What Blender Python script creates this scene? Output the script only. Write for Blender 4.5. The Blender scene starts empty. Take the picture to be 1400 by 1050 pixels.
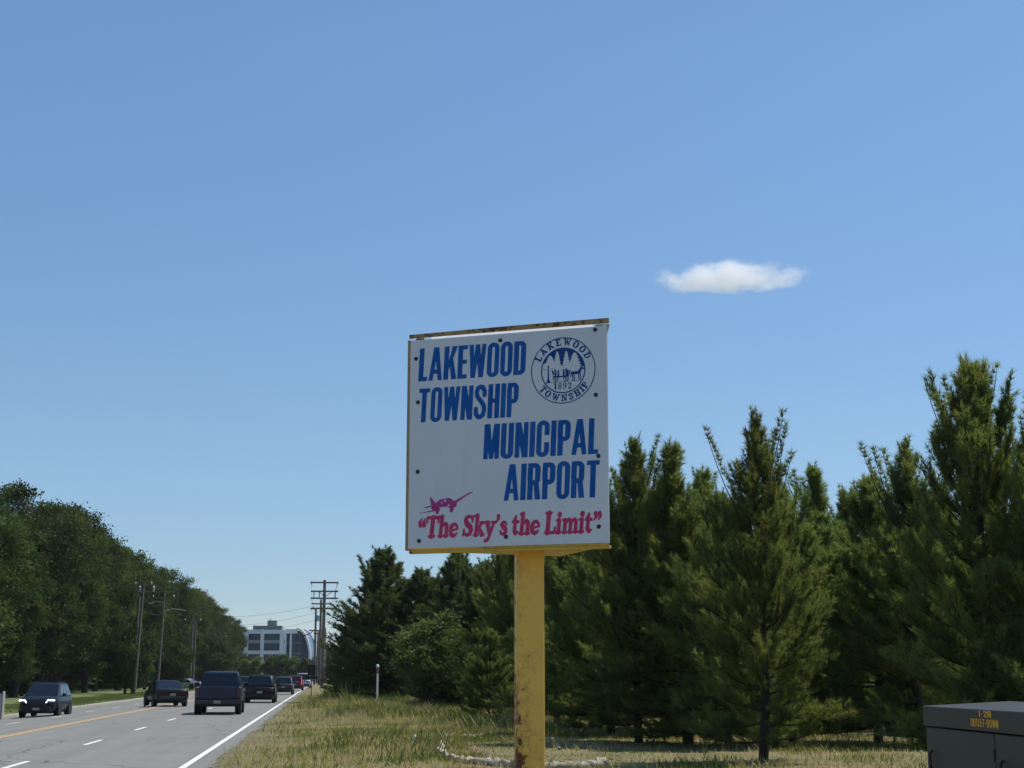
import bpy, bmesh, math, random
import numpy as np
from mathutils import Vector, Matrix

# ------------------------------------------------------------------ camera, light, sky, exposure
SC = bpy.context.scene
COL = SC.collection
CAM_H = 1.75
FPX, PITCH, YAW = 2030.0, math.radians(11.09), math.radians(7.05)     # focal length in pixels of a 1400 px wide frame
cam = bpy.data.cameras.new('camera'); cam.sensor_width = 36.0; cam.lens = FPX / 1400 * 36
cam.clip_start = 0.1; cam.clip_end = 9000
co = bpy.data.objects.new('camera', cam); COL.objects.link(co)
co.location = (0, 0, CAM_H); co.rotation_euler = (math.pi/2 + PITCH, 0, -YAW)
SC.camera = co

SUN_AZ, SUN_EL = math.radians(72), math.radians(62)      # azimuth clockwise from the road direction (+Y)
world = bpy.data.worlds.new('World'); SC.world = world; world.use_nodes = True
wt = world.node_tree; wt.nodes.clear()
sky = wt.nodes.new('ShaderNodeTexSky'); sky.sky_type = 'NISHITA'; sky.sun_disc = False
sky.sun_elevation = SUN_EL; sky.sun_rotation = SUN_AZ
sky.altitude = 20; sky.air_density = 1.0; sky.dust_density = 0.0; sky.ozone_density = 5.0
bg = wt.nodes.new('ShaderNodeBackground'); bg.inputs[1].default_value = 0.096
wo = wt.nodes.new('ShaderNodeOutputWorld')
tint = wt.nodes.new('ShaderNodeMix'); tint.data_type = 'RGBA'; tint.blend_type = 'MULTIPLY'; tint.inputs[0].default_value = 1.0
tint.inputs[7].default_value = (0.80, 0.97, 1.02, 1)      # the clear, slightly cool sky of the photograph, over the whole dome
el_ = wt.nodes.new('ShaderNodeTexCoord'); sx_ = wt.nodes.new('ShaderNodeSeparateXYZ'); wt.links.new(el_.outputs['Generated'], sx_.inputs[0])
low = wt.nodes.new('ShaderNodeValToRGB'); mid_ = low.color_ramp.elements.new(.15); low.color_ramp.elements[0].color = (.69, .745, .858, 1); mid_.color = (.873, .904, .91, 1); low.color_ramp.elements[2].color = (1.06, 1.14, 1.12, 1)   # grey-blue summer air near the horizon, all the way round
low.color_ramp.elements[0].position = 0.05; low.color_ramp.elements[2].position = 0.40; wt.links.new(sx_.outputs[2], low.inputs[0]); wt.links.new(low.outputs[0], tint.inputs[7])
wt.links.new(sky.outputs[0], tint.inputs[6]); wt.links.new(tint.outputs[2], bg.inputs[0]); wt.links.new(bg.outputs[0], wo.inputs[0])
sl = bpy.data.lights.new('sun', 'SUN'); sl.energy = 3.6; sl.angle = math.radians(0.53); sl.color = (1.0, 0.95, 0.87)
so = bpy.data.objects.new('sun', sl); COL.objects.link(so)
sd = Vector((math.sin(SUN_AZ)*math.cos(SUN_EL), math.cos(SUN_AZ)*math.cos(SUN_EL), math.sin(SUN_EL)))
so.rotation_euler = sd.to_track_quat('Z', 'Y').to_euler(); so.location = (30, 30, 60)
vs = SC.view_settings
vs.view_transform = 'Standard'; vs.look = 'None'; vs.gamma = 1.0; vs.use_curve_mapping = False; vs.exposure = 0.35
SC.cycles.volume_bounces = 20; SC.cycles.max_bounces = 24; SC.cycles.transparent_max_bounces = 12
SC.cycles.diffuse_bounces = 6; SC.cycles.glossy_bounces = 3; SC.cycles.transmission_bounces = 6

# ------------------------------------------------------------------ helpers
_R = np.array([math.cos(YAW), -math.sin(YAW), 0]); _Fh = np.array([math.sin(YAW), math.cos(YAW), 0]); _Z = np.array([0, 0, 1.0])
_F = _Fh*math.cos(PITCH) + _Z*math.sin(PITCH); _U = -_Fh*math.sin(PITCH) + _Z*math.cos(PITCH)
def ray(px, py): return _F*FPX + _R*(px-700) + _U*(525-py)
def ground_point(px, py, z=0.0):
    r = ray(px, py); t = (z - CAM_H)/r[2]
    return Vector((r[0]*t, r[1]*t, z))
def at_y(px, py, Y):
    """the point at road distance Y seen at a pixel of the photograph"""
    r = ray(px, py); t = Y/r[1]
    return Vector((r[0]*t, Y, CAM_H + r[2]*t))

def tag(o, label=None, cat=None, group=None, kind=None):
    if label: o['label'] = label
    if cat: o['category'] = cat
    if group: o['group'] = group
    if kind: o['kind'] = kind
    return o
def empty(name, loc=(0, 0, 0), rz=0.0, label=None, cat=None, group=None):
    o = bpy.data.objects.new(name, None); COL.objects.link(o)
    o.location = loc; o.rotation_euler = (0, 0, rz); o.empty_display_size = 0.2
    return tag(o, label, cat, group)
def link_mesh(name, me, mat=None, parent=None, smooth=None):
    if mat is not None:
        for m in (mat if isinstance(mat, (list, tuple)) else [mat]): me.materials.append(m)
    if smooth is not None:
        me.shade_smooth()
        if smooth < 180: me.set_sharp_from_angle(angle=math.radians(smooth))
    o = bpy.data.objects.new(name, me); COL.objects.link(o)
    if parent is not None: o.parent = parent
    return o
def np_mesh(name, V, Fc, n):
    """mesh from arrays; every face has n corners"""
    V = np.asarray(V, dtype=np.float32); Fc = np.asarray(Fc, dtype=np.int32).reshape(-1, n)
    me = bpy.data.meshes.new(name)
    me.vertices.add(len(V)); me.vertices.foreach_set('co', V.ravel())
    me.loops.add(Fc.size); me.loops.foreach_set('vertex_index', Fc.ravel())
    me.polygons.add(len(Fc)); me.polygons.foreach_set('loop_start', np.arange(0, Fc.size, n, dtype=np.int32))
    me.polygons.foreach_set('loop_total', np.full(len(Fc), n, dtype=np.int32))
    me.update(calc_edges=True)
    return me
def copy_tree(o, parent=None):
    c = o.copy(); COL.objects.link(c)
    if parent is not None: c.parent = parent
    for ch in list(o.children): copy_tree(ch, c)
    return c

class MB:
    """collects solid shapes and links them as one mesh object"""
    def __init__(s): s.v = []; s.f = []
    def add(s, vs, fs):
        b = len(s.v); s.v += [tuple(p) for p in vs]; s.f += [tuple(b+i for i in f) for f in fs]; return s
    def box(s, x0, x1, y0, y1, z0, z1, M=None):
        p = [Vector((x, y, z)) for z in (z0, z1) for y in (y0, y1) for x in (x0, x1)]
        if M is not None: p = [M @ q for q in p]
        return s.add(p, [(0,2,3,1),(4,5,7,6),(0,1,5,4),(2,6,7,3),(0,4,6,2),(1,3,7,5)])
    def tube(s, pts, r, n=8, cap=True):
        pts = [Vector(p) for p in pts]; K = len(pts)
        rs = r if isinstance(r, (list, tuple)) else [r]*K
        vs, fs = [], []
        for i, p in enumerate(pts):
            d = (pts[min(i+1, K-1)] - pts[max(i-1, 0)]).normalized()
            a = Vector((0, 0, 1)) if abs(d.z) < .9 else Vector((1, 0, 0))
            u = d.cross(a).normalized(); w = d.cross(u)
            for k in range(n):
                t = 2*math.pi*k/n; vs.append(p + (u*math.cos(t) + w*math.sin(t))*rs[i])
        for i in range(K-1):
            for k in range(n):
                k2 = (k+1) % n; fs.append((i*n+k, i*n+k2, (i+1)*n+k2, (i+1)*n+k))
        if cap: fs += [tuple(range(n)), tuple((K-1)*n + k for k in reversed(range(n)))]
        return s.add(vs, fs)
    def loft(s, rings):
        n = len(rings[0]); vs = [p for r in rings for p in r]; fs = []
        for i in range(len(rings)-1):
            for k in range(n):
                k2 = (k+1) % n; fs.append((i*n+k, i*n+k2, (i+1)*n+k2, (i+1)*n+k))
        fs += [tuple(reversed(range(n))), tuple((len(rings)-1)*n + k for k in range(n))]
        return s.add(vs, fs)
    def lathe(s, prof, n=16, axis='z', M=None):
        """prof: (radius, height) pairs round the axis"""
        vs, fs = [], []
        for r, h in prof:
            for k in range(n):
                t = 2*math.pi*k/n; a, b = r*math.cos(t), r*math.sin(t)
                vs.append(Vector({'z': (a, b, h), 'x': (h, a, b), 'y': (b, h, a)}[axis]))
        if M is not None: vs = [M @ v for v in vs]
        for i in range(len(prof)-1):
            for k in range(n):
                k2 = (k+1) % n; fs.append((i*n+k, i*n+k2, (i+1)*n+k2, (i+1)*n+k))
        fs += [tuple(reversed(range(n))), tuple((len(prof)-1)*n + k for k in range(n))]
        return s.add(vs, fs)
    def quad(s, a, b, c, d): return s.add([a, b, c, d], [(0, 1, 2, 3)])
    def build(s, name, mat=None, parent=None, smooth=None, bevel=0, segs=2):
        me = bpy.data.meshes.new(name); me.from_pydata(s.v, [], s.f); me.update()
        bm = bmesh.new(); bm.from_mesh(me); bmesh.ops.recalc_face_normals(bm, faces=bm.faces)
        if bevel:
            ed = [e for e in bm.edges if len(e.link_faces) == 2 and e.calc_face_angle(0) > 0.6]
            bmesh.ops.bevel(bm, geom=ed, offset=bevel, segments=segs, profile=.5, affect='EDGES', clamp_overlap=True)
        bm.to_mesh(me); bm.free()
        return link_mesh(name, me, mat, parent, smooth)

# ------------------------------------------------------------------ materials
class NT:
    def __init__(s, name):
        s.m = bpy.data.materials.new(name); s.m.use_nodes = True; s.t = s.m.node_tree; s.n = s.t.nodes
        s.p = s.n['Principled BSDF']; s.out = s.n['Material Output']
    def new(s, kind, **kw):
        nd = s.n.new(kind)
        for k, v in kw.items(): setattr(nd, k, v)
        return nd
    def l(s, a, b): s.t.links.new(a, b)
    def coord(s, which='Object'): return s.new('ShaderNodeTexCoord').outputs[which]
    def noise(s, vec, scale, detail=4, rough=.55, stretch=None):
        if stretch:
            mp = s.new('ShaderNodeMapping'); mp.inputs['Scale'].default_value = stretch; s.l(vec, mp.inputs[0]); vec = mp.outputs[0]
        nd = s.new('ShaderNodeTexNoise'); nd.inputs['Scale'].default_value = scale; nd.inputs['Detail'].default_value = detail
        nd.inputs['Roughness'].default_value = rough; s.l(vec, nd.inputs['Vector']); return nd.outputs[0]
    def ramp(s, fac, stops):
        r = s.new('ShaderNodeValToRGB'); el = r.color_ramp.elements
        while len(el) < len(stops): el.new(.5)
        for e, (p, c) in zip(el, stops):
            e.position = p; e.color = (*c, 1) if len(c) == 3 else c
        s.l(fac, r.inputs[0]); return r.outputs[0]
    def mix(s, fac, a, b, mode='MIX'):
        m = s.new('ShaderNodeMix', data_type='RGBA', blend_type=mode)
        for sock, v in ((m.inputs[0], fac), (m.inputs[6], a), (m.inputs[7], b)):
            if hasattr(v, 'is_linked'): s.l(v, sock)
            elif isinstance(v, (int, float)): sock.default_value = v
            else: sock.default_value = (*v, 1)
        return m.outputs[2]
    def math(s, op, a, b=None, clamp=False):
        m = s.new('ShaderNodeMath', operation=op, use_clamp=clamp)
        for sock, v in zip(m.inputs, (a, b)):
            if v is None: continue
            if hasattr(v, 'is_linked'): s.l(v, sock)
            else: sock.default_value = v
        return m.outputs[0]
    def bump(s, h, strength, dist=.01):
        b = s.new('ShaderNodeBump'); b.inputs['Strength'].default_value = strength; b.inputs['Distance'].default_value = dist
        s.l(h, b.inputs['Height']); s.l(b.outputs[0], s.p.inputs['Normal'])
    def set(s, **kw):
        for k, v in kw.items():
            k = k.replace('_', ' ')
            sock = s.p.inputs[k]
            if hasattr(v, 'is_linked'): s.l(v, sock)
            elif isinstance(v, tuple): sock.default_value = (*v, 1)
            else: sock.default_value = v
        return s.m
def plain(name, c, rough=.5, metal=0.0, coat=0.0, var=.12, scale=6):
    t = NT(name); n = t.noise(t.coord(), scale, 5)
    t.set(Base_Color=t.ramp(n, [(.25, tuple(x*(1-var) for x in c)), (.75, tuple(min(1, x*(1+var)) for x in c))]),
          Roughness=rough, Metallic=metal, Coat_Weight=coat, Coat_Roughness=.04)
    return t.m
def foliage(name, dark, mid, light, scale, trans=.35, rough=.55):
    """leaf or needle: sheds light through as well as back; colours are the leaf's own, varied from sprig to sprig and tree to tree"""
    t = NT(name); c = t.coord()
    n = t.noise(c, scale, 3); inf = t.new('ShaderNodeObjectInfo').outputs['Random']
    col = t.ramp(n, [(.3, dark), (.5, mid), (.72, light)])
    hs = t.new('ShaderNodeHueSaturation'); t.l(col, hs.inputs['Color'])
    t.l(t.math('ADD', t.math('MULTIPLY', inf, .03), .485), hs.inputs['Hue']); t.l(t.math('ADD', t.math('MULTIPLY', inf, .35), .82), hs.inputs['Value'])
    t.set(Base_Color=hs.outputs[0], Roughness=rough, Specular_IOR_Level=.09)
    tr = t.new('ShaderNodeBsdfTranslucent'); t.l(t.mix(1.0, hs.outputs[0], (1.2, 1.3, .66), 'MULTIPLY'), tr.inputs[0])
    mx = t.new('ShaderNodeMixShader'); mx.inputs[0].default_value = trans
    t.l(t.p.outputs[0], mx.inputs[1]); t.l(tr.outputs[0], mx.inputs[2]); t.l(mx.outputs[0], t.out.inputs[0])
    return t.m

M = {}
M['bark'] = plain('pine_bark', (.036, .028, .022), .9, var=.4, scale=14)
M['bark_grey'] = plain('oak_bark', (.040, .034, .028), .9, var=.4, scale=8)
M['needles'] = foliage('pine_needles', (.098, .140, .048), (.168, .202, .070), (.268, .276, .094), 1.3, .52)
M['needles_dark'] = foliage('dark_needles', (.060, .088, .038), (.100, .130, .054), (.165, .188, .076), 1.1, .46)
M['leaves'] = foliage('oak_leaves', (.022, .036, .012), (.052, .078, .024), (.11, .138, .042), .22, .36)
M['leaves_light'] = foliage('light_leaves', (.058, .080, .028), (.092, .116, .042), (.15, .172, .062), .9, .42)
M['leaves_bright'] = foliage('bright_leaves', (.07, .11, .04), (.12, .17, .06), (.17, .22, .08), .5, .42)
M['pole_wood'] = plain('weathered_pole_wood', (.125, .11, .095), .9, var=.25, scale=3)
M['pole_dark'] = plain('dark_pole_wood', (.13, .115, .105), .9, var=.25, scale=3)
M['steel'] = plain('galvanised_steel', (.42, .43, .44), .45, .8)
M['black_metal'] = plain('black_metal', (.02, .02, .022), .5, .3)
M['wire'] = plain('wire_black', (.03, .03, .035), .6)
M['glass'] = plain('dark_glass', (.005, .007, .010), .03, 0, 0, var=.05); M['glass'].node_tree.nodes['Principled BSDF'].inputs['IOR'].default_value = 1.58
M['tyre'] = plain('tyre_rubber', (.010, .010, .010), .9)
M['rim'] = plain('alloy_rim', (.30, .30, .31), .35, .9)
M['plastic'] = plain('black_plastic', (.010, .010, .011), .7)
M['chrome'] = plain('chrome_trim', (.6, .6, .62), .15, 1.0)
M['plate'] = plain('number_plate', (.30, .29, .24), .5)
M['white'] = plain('white_paint', (.78, .78, .76), .5)
M['red_lens'] = plain('red_lens', (.05, .003, .005), .2, 0, .2)
def glow(name, c, e):
    t = NT(name); t.set(Base_Color=c, Emission_Color=c, Emission_Strength=e, Roughness=.2); return t.m
M['lamp_on'] = glow('daytime_running_lamp', (.95, .97, 1.0), 6.0)
M['brake_on'] = glow('brake_lamp_lit', (.8, .05, .09), .55)

# ------------------------------------------------------------------ ground, road, lawn
def profile_sheet(name, xs, zs, ys, mat, kind='structure'):
    V = np.array([(x, y, z) for y in ys for x, z in zip(xs, zs)]); n = len(xs); F = []
    for j in range(len(ys)-1):
        for i in range(n-1):
            a = j*n+i; F.append((a, a+1, a+n+1, a+n))
    return tag(link_mesh(name, np_mesh(name, V, F, 4), mat), kind=kind)
def road_z(x): return 0.0 if x > -9.3 else -0.38*min(1, (-9.3-x)/6.6)
def verge_z(x): return -0.03 + 0.17*min(1, max(0, (x+2.3)/3.0))

t = NT('verge_soil'); c = t.coord()
n1 = t.noise(c, .35, 6, .65); n2 = t.noise(c, 3.0, 6, .7); n3 = t.noise(c, 40, 3)
colr = t.ramp(n1, [(.30, (.085, .095, .024)), (.46, (.165, .145, .052)), (.62, (.26, .205, .095)), (.8, (.22, .15, .08))])
colr = t.mix(.45, colr, t.ramp(n2, [(.3, (.075, .08, .022)), (.7, (.28, .23, .11))]))
t.set(Base_Color=colr, Roughness=.95); t.bump(t.math('ADD', n2, n3), .6, .05); M['verge'] = t.m
ys = [-120, 0, 20, 60, 120, 250, 500, 1200, 4000]
profile_sheet('ground', [-4000, -140, -16.3, -16.25, -9.3, -2.6, -2.29, -1, 0.7, 10, 200, 4000],
              [-.45, -.42, -.42, -.60, -.25, -.09, -.014, .045, .14, .16, .15, .15], [-4000] + ys, M['verge'])
t = NT('lawn_turf'); c = t.coord()
n1 = t.noise(c, .5, 5); n2 = t.noise(c, 6, 5, .7)
t.set(Base_Color=t.mix(.4, t.ramp(n1, [(.3, (.085, .125, .03)), (.7, (.16, .19, .06))]), t.ramp(n2, [(.3, (.06, .09, .02)), (.7, (.2, .21, .08))])), Roughness=.95)
t.bump(n2, .8, .06); M['lawn'] = t.m
profile_sheet('lawn', [-60, -30, -20, -16.2], [-.1, -.1, -.18, -.26], ys, M['lawn'])

t = NT('asphalt'); c = t.coord()
g = t.noise(c, 90, 3, .7); b = t.noise(c, .5, 5, .6); s_ = t.noise(c, 1.0, 5, .6, (1.6, .05, 1))
base = t.ramp(b, [(.3, (.182, .177, .150)), (.7, (.230, .223, .188))])
base = t.mix(.55, base, t.ramp(s_, [(.3, (.146, .142, .121)), (.72, (.247, .239, .201))]))
base = t.mix(.25, base, t.ramp(g, [(.3, (.06, .06, .06)), (.7, (.3, .3, .3))]))
vor = t.new('ShaderNodeTexVoronoi', feature='DISTANCE_TO_EDGE'); vor.inputs['Scale'].default_value = .16
wv = t.new('ShaderNodeVectorMath', operation='ADD'); nz = t.new('ShaderNodeTexNoise'); nz.inputs['Scale'].default_value = .9; t.l(c, nz.inputs['Vector'])
t.l(c, wv.inputs[0]); t.l(nz.outputs['Color'], wv.inputs[1]); t.l(wv.outputs[0], vor.inputs['Vector'])
crk = t.math('LESS_THAN', vor.outputs['Distance'], .004)
base = t.mix(t.math('MULTIPLY', crk, .75), base, (.05, .05, .05))
st_ = t.noise(c, .9, 7, .75, (1, .22, 1)); base = t.mix(t.ramp(st_, [(.60, (0, 0, 0)), (.72, (.50, .50, .50))]), base, (.085, .083, .078))   # oil and patch stains
sp_ = t.noise(c, 9, 4, .8); base = t.mix(t.ramp(sp_, [(.66, (0, 0, 0)), (.76, (.3, .3, .3))]), base, (.07, .07, .07))
t.set(Base_Color=base, Roughness=.85); t.bump(g, .25, .01); M['asphalt'] = t.m
profile_sheet('road', [-15.9, -12.6, -9.3, -5, -2.28], [-.38, -.19, 0, .0, -.012], ys, M['asphalt'])

def painted(name, c, wear):
    t = NT(name); cc = t.coord(); n = t.noise(cc, 5, 6, .75)
    t.set(Base_Color=t.mix(t.math('GREATER_THAN', n, wear), c, (.17, .17, .17)), Roughness=.7); return t.m
M['mark_white'] = painted('white_road_paint', (.74, .73, .69), .66)
M['mark_yellow'] = painted('yellow_road_paint', (.60, .38, .15), .60)
def strip(mb, x0, x1, y0, y1, dz=.005):
    seg = max(1, int((y1-y0)/60)); st = [y0 + (y1-y0)*i/seg for i in range(seg+1)]
    for a, b in zip(st, st[1:]):
        mb.quad((x0, a, road_z(x0)+dz), (x1, a, road_z(x1)+dz), (x1, b, road_z(x1)+dz), (x0, b, road_z(x0)+dz))
mb = MB(); strip(mb, -2.74, -2.60, -60, 700); tag(mb.build('edge_line', M['mark_white']), kind='structure')
mb = MB(); strip(mb, -9.42, -9.29, -60, 700); strip(mb, -9.20, -9.07, -60, 700); tag(mb.build('centre_line', M['mark_yellow']), kind='structure')
mb = MB()
for k in range(-5, 45):
    y = 29.6 + 10.35*k; strip(mb, -6.10, -5.98, y, y+3.0); strip(mb, -12.66, -12.54, y+2, y+5.0)
tag(mb.build('lane_marking', M['mark_white']), kind='structure')
# the crumbling edge of the asphalt along the verge
rng = random.Random(3); mb = MB(); prev = None; y = 18.0
while y < 170:
    xw = -2.30 + abs(rng.gauss(.10, .09)) + .10*math.sin(y*.7)*math.sin(y*.23)
    cur = (y, max(-2.26, xw)); 
    if prev:
        q = [(-2.30, prev[0]), (prev[1], prev[0]), (cur[1], cur[0]), (-2.30, cur[0])]
        mb.quad(*[(x_, y_, -.014 + max(0, x_+2.29)*.047 + .007) for x_, y_ in q])
    prev = cur; y += rng.uniform(.12, .45)
t = NT('gravel_edge'); c = t.coord(); n = t.noise(c, 22, 5, .7); t.set(Base_Color=t.ramp(n, [(.3, (.11, .10, .085)), (.55, (.21, .195, .17)), (.75, (.33, .31, .27))]), Roughness=.95); t.bump(n, .5, .02)
tag(mb.build('road_shoulder', t.m), kind='structure')
# kerb on the far side: precast lengths one can tell apart near the camera
M['concrete'] = plain('kerb_concrete', (.36, .34, .31), .9, var=.25, scale=1.5)
rng = random.Random(5)
kerb = empty('kerb', (-16.05, 0, -.38)); tag(kerb, kind='structure')
kme = None
for k in range(0, 60):
    y = 60 + k*3.05
    if kme is None:
        o = MB().box(-.15, .15, 0, 3.03, -.25, .13).build('kerb_stone', M['concrete'], kerb, bevel=.02); kme = o.data
    else:
        o = bpy.data.objects.new('kerb_stone', kme); COL.objects.link(o); o.parent = kerb
    o.location = (rng.uniform(-.012, .012), y, rng.uniform(-.012, .012))
o = MB().box(-.15, .15, 243.1, 700, -.25, .13).build('kerb_run', M['concrete'], kerb)
# ------------------------------------------------------------------ vegetation generators
def tube_batch(P, R, n):
    """P: (B,K,3) polylines, R: (B,K) radii -> verts, quads"""
    B, K, _ = P.shape
    D = np.empty_like(P); D[:, 1:-1] = P[:, 2:] - P[:, :-2]; D[:, 0] = P[:, 1]-P[:, 0]; D[:, -1] = P[:, -1]-P[:, -2]
    D /= np.linalg.norm(D, axis=2, keepdims=True) + 1e-9
    A = np.where(np.abs(D[..., 2:3]) < .9, np.array([0, 0, 1.0]), np.array([1.0, 0, 0]))
    Uv = np.cross(D, A); Uv /= np.linalg.norm(Uv, axis=2, keepdims=True); W = np.cross(D, Uv)
    t = 2*np.pi*np.arange(n)/n
    V = P[:, :, None] + R[:, :, None, None]*(Uv[:, :, None]*np.cos(t)[:, None] + W[:, :, None]*np.sin(t)[:, None])
    idx = np.arange(B*K*n).reshape(B, K, n); nx = np.roll(idx, -1, axis=2)
    F = np.stack([idx[:, :-1], nx[:, :-1], nx[:, 1:], idx[:, 1:]], axis=-1).reshape(-1, 4)
    return V.reshape(-1, 3), F
def merge(parts):
    V, F, o = [], [], 0
    for v, f in parts: V.append(v); F.append(f + o); o += len(v)
    return np.concatenate(V), np.concatenate(F)
def unit(a): return a/(np.linalg.norm(a, axis=-1, keepdims=True) + 1e-9)

def needle_tufts(rs, pos, dirs, n, length, width, spread=1.0):
    T = len(pos)
    d = unit(dirs[:, None] + rs.normal(0, spread*.55, (T, n, 3)))
    L = length*rs.uniform(.7, 1.15, (T, n, 1))
    b = pos[:, None] + rs.normal(0, .012, (T, n, 3)) - d*L*.08
    side = unit(np.cross(d, rs.normal(0, 1, (T, n, 3))))*width*.5
    V = np.stack([b-side, b+side, b+d*L], axis=2).reshape(-1, 3)
    return V, np.arange(len(V)).reshape(-1, 3)

def pine_meshes(seed, H, rad, base=.7, up=1.0, dens=1.0, leaders=2, nneed=12, nlen=.155, nwid=.0125, style='white', lone_p=.10):
    """white pine: whorls of limbs that sweep outward and then up, upright twigs, tufts of long needles"""
    rs = np.random.RandomState(seed)
    parts = []
    K = 9; tz = np.linspace(-.15, H*.97, K); wob = np.cumsum(rs.normal(0, .035, (K, 2)), axis=0)
    trunk = np.column_stack([wob, tz])[None]
    r0 = .011*H + .02
    parts.append(tube_batch(trunk, (r0*(1 - np.linspace(0, .96, K))**.9 + .012)[None], 8))
    brP, brR, twP, twR, tp, td, fkP, fkR = [], [], [], [], [], [], [], []
    def at_trunk(z): return np.array([np.interp(z, tz, wob[:, 0]), np.interp(z, tz, wob[:, 1]), z])
    z = base
    while z < H*.965:
        f = (z-base)/(H-base)
        prof = (.80 + .2*f/.15) if f < .15 else max(.12, 1-((f-.15)/.85)**1.5)**.95
        nb = rs.randint(5, 8); a0 = rs.uniform(0, 6.28)
        for i in range(nb):
            a = a0 + 6.283*i/nb + rs.normal(0, .3)
            L = rad*max(.16, prof)*rs.uniform(.6, 1.16)
            lone = rs.rand() < lone_p
            if lone: L *= 1.45
            el0 = (-.24 + 1.25*f**.75)*up + rs.normal(0, .13); el1 = min(1.45, el0 + .55 + .4*f)
            if lone: el0 += .25
            p = at_trunk(z + rs.uniform(-.08, .08)); pts = [p]; k = 6
            for j in range(k):
                e = el0 + (el1-el0)*(j/k)**1.2; aa = a + rs.normal(0, .07)
                p = p + np.array([math.cos(aa)*math.cos(e), math.sin(aa)*math.cos(e), math.sin(e)])*L/k; pts.append(p)
            pts = np.array(pts); brP.append(pts); rb = .008 + .011*L
            brR.append(rb*(1-np.linspace(0, .85, k+1)) + .002)
            limbs = [(pts, .13 if f < .5 else .08)]
            for _ in range(rs.randint(3, 6) if L > .7 else rs.randint(0, 2)):      # forks that rise beside the limb
                s0 = rs.uniform(.14, .72); q = s0*k; j = int(q); b0 = pts[j] + (pts[j+1]-pts[j])*(q-j); d0 = unit(pts[j+1]-pts[j])
                sg = rs.choice((-1, 1)); sd_ = np.array([-d0[1], d0[0], 0])*sg*rs.uniform(.35, .8); FL = L*(1-s0)*rs.uniform(.6, .95); fp = [b0]
                for m in range(4):
                    d0 = unit(d0 + sd_*(.55 if m == 0 else .05) + np.array([0, 0, .16 + .1*f])); fp.append(fp[-1] + d0*FL/4)
                fp = np.array(fp); limbs.append((fp, .12)); fkP.append(fp); fkR.append(np.linspace(.010, .004, 5))
            for P_, s_from in limbs:
                kk = len(P_)-1; LL = np.linalg.norm(np.diff(P_, axis=0), axis=1).sum(); nt = max(4, int(LL*(1-s_from)*(13 if f < .5 else 10)*dens))
                for s in np.linspace(s_from, 1, nt):
                    q = min(kk-1e-3, s*kk); j = int(q); b0 = P_[j] + (P_[j+1]-P_[j])*(q-j); d = unit(P_[j+1]-P_[j])
                    tw = unit(d*.9 + rs.normal(0, .5, 3) + np.array([0, 0, .40])) if s < .97 else d
                    tl = (.07 + .17*rs.rand())*(1.1-.3*s) if s < .97 else .13
                    twP.append(np.array([b0, b0 + tw*tl*.55, b0 + tw*tl])); twR.append((.005, .004, .003))
                    m = max(2, int(tl/.055))
                    for u_ in np.linspace(.3, 1, m):
                        tp.append(b0 + tw*tl*u_); td.append(unit(tw*(1.0 if u_ > .95 else .7) + rs.normal(0, .25, 3) + np.array([0, 0, .2])))
        z += rs.uniform(.22, .36)*(1.0 if f < .7 else .8)
    for i in range(leaders):                                   # the upright leaders at the top
        a = rs.uniform(0, 6.28); zz = H*rs.uniform(.52, .84); p = at_trunk(zz); L = (H-zz)*rs.uniform(.62, 1.0)
        e2 = p + np.array([math.cos(a)*L*.42, math.sin(a)*L*.42, L])
        pts = np.array([p + (e2-p)*s + np.array([math.cos(a), math.sin(a), 0])*.1*math.sin(s*3.1) for s in np.linspace(0, 1, 7)])
        brP.append(pts); brR.append(np.linspace(.018, .005, 7))
        for s in np.linspace(.15, 1, max(6, int(L*10))):
            b = p + (e2-p)*s; 
            for _ in range(3):
                d = unit(np.array([rs.normal(0, .5), rs.normal(0, .5), 1.0])); tp.append(b + d*.05); td.append(d)
    for s in np.linspace(.86, 1.0, max(5, int(H*2))):
        for _ in range(4):
            d = unit(np.array([rs.normal(0, .5), rs.normal(0, .5), 1.0])); tp.append(at_trunk(H*s*.98) + d*.04); td.append(d)
    parts.append(tube_batch(np.array(brP), np.array(brR), 5))
    parts.append(tube_batch(np.array(fkP), np.array(fkR), 4)); parts.append(tube_batch(np.array(twP), np.array(twR), 3))
    wood = merge(parts)
    V, F = needle_tufts(rs, np.array(tp), np.array(td), nneed, nlen, nwid)
    return np_mesh('pine_wood', *wood, 4), np_mesh('pine_needles', V, F, 3), float(np.percentile(V[:, 2], 99.97))

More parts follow.
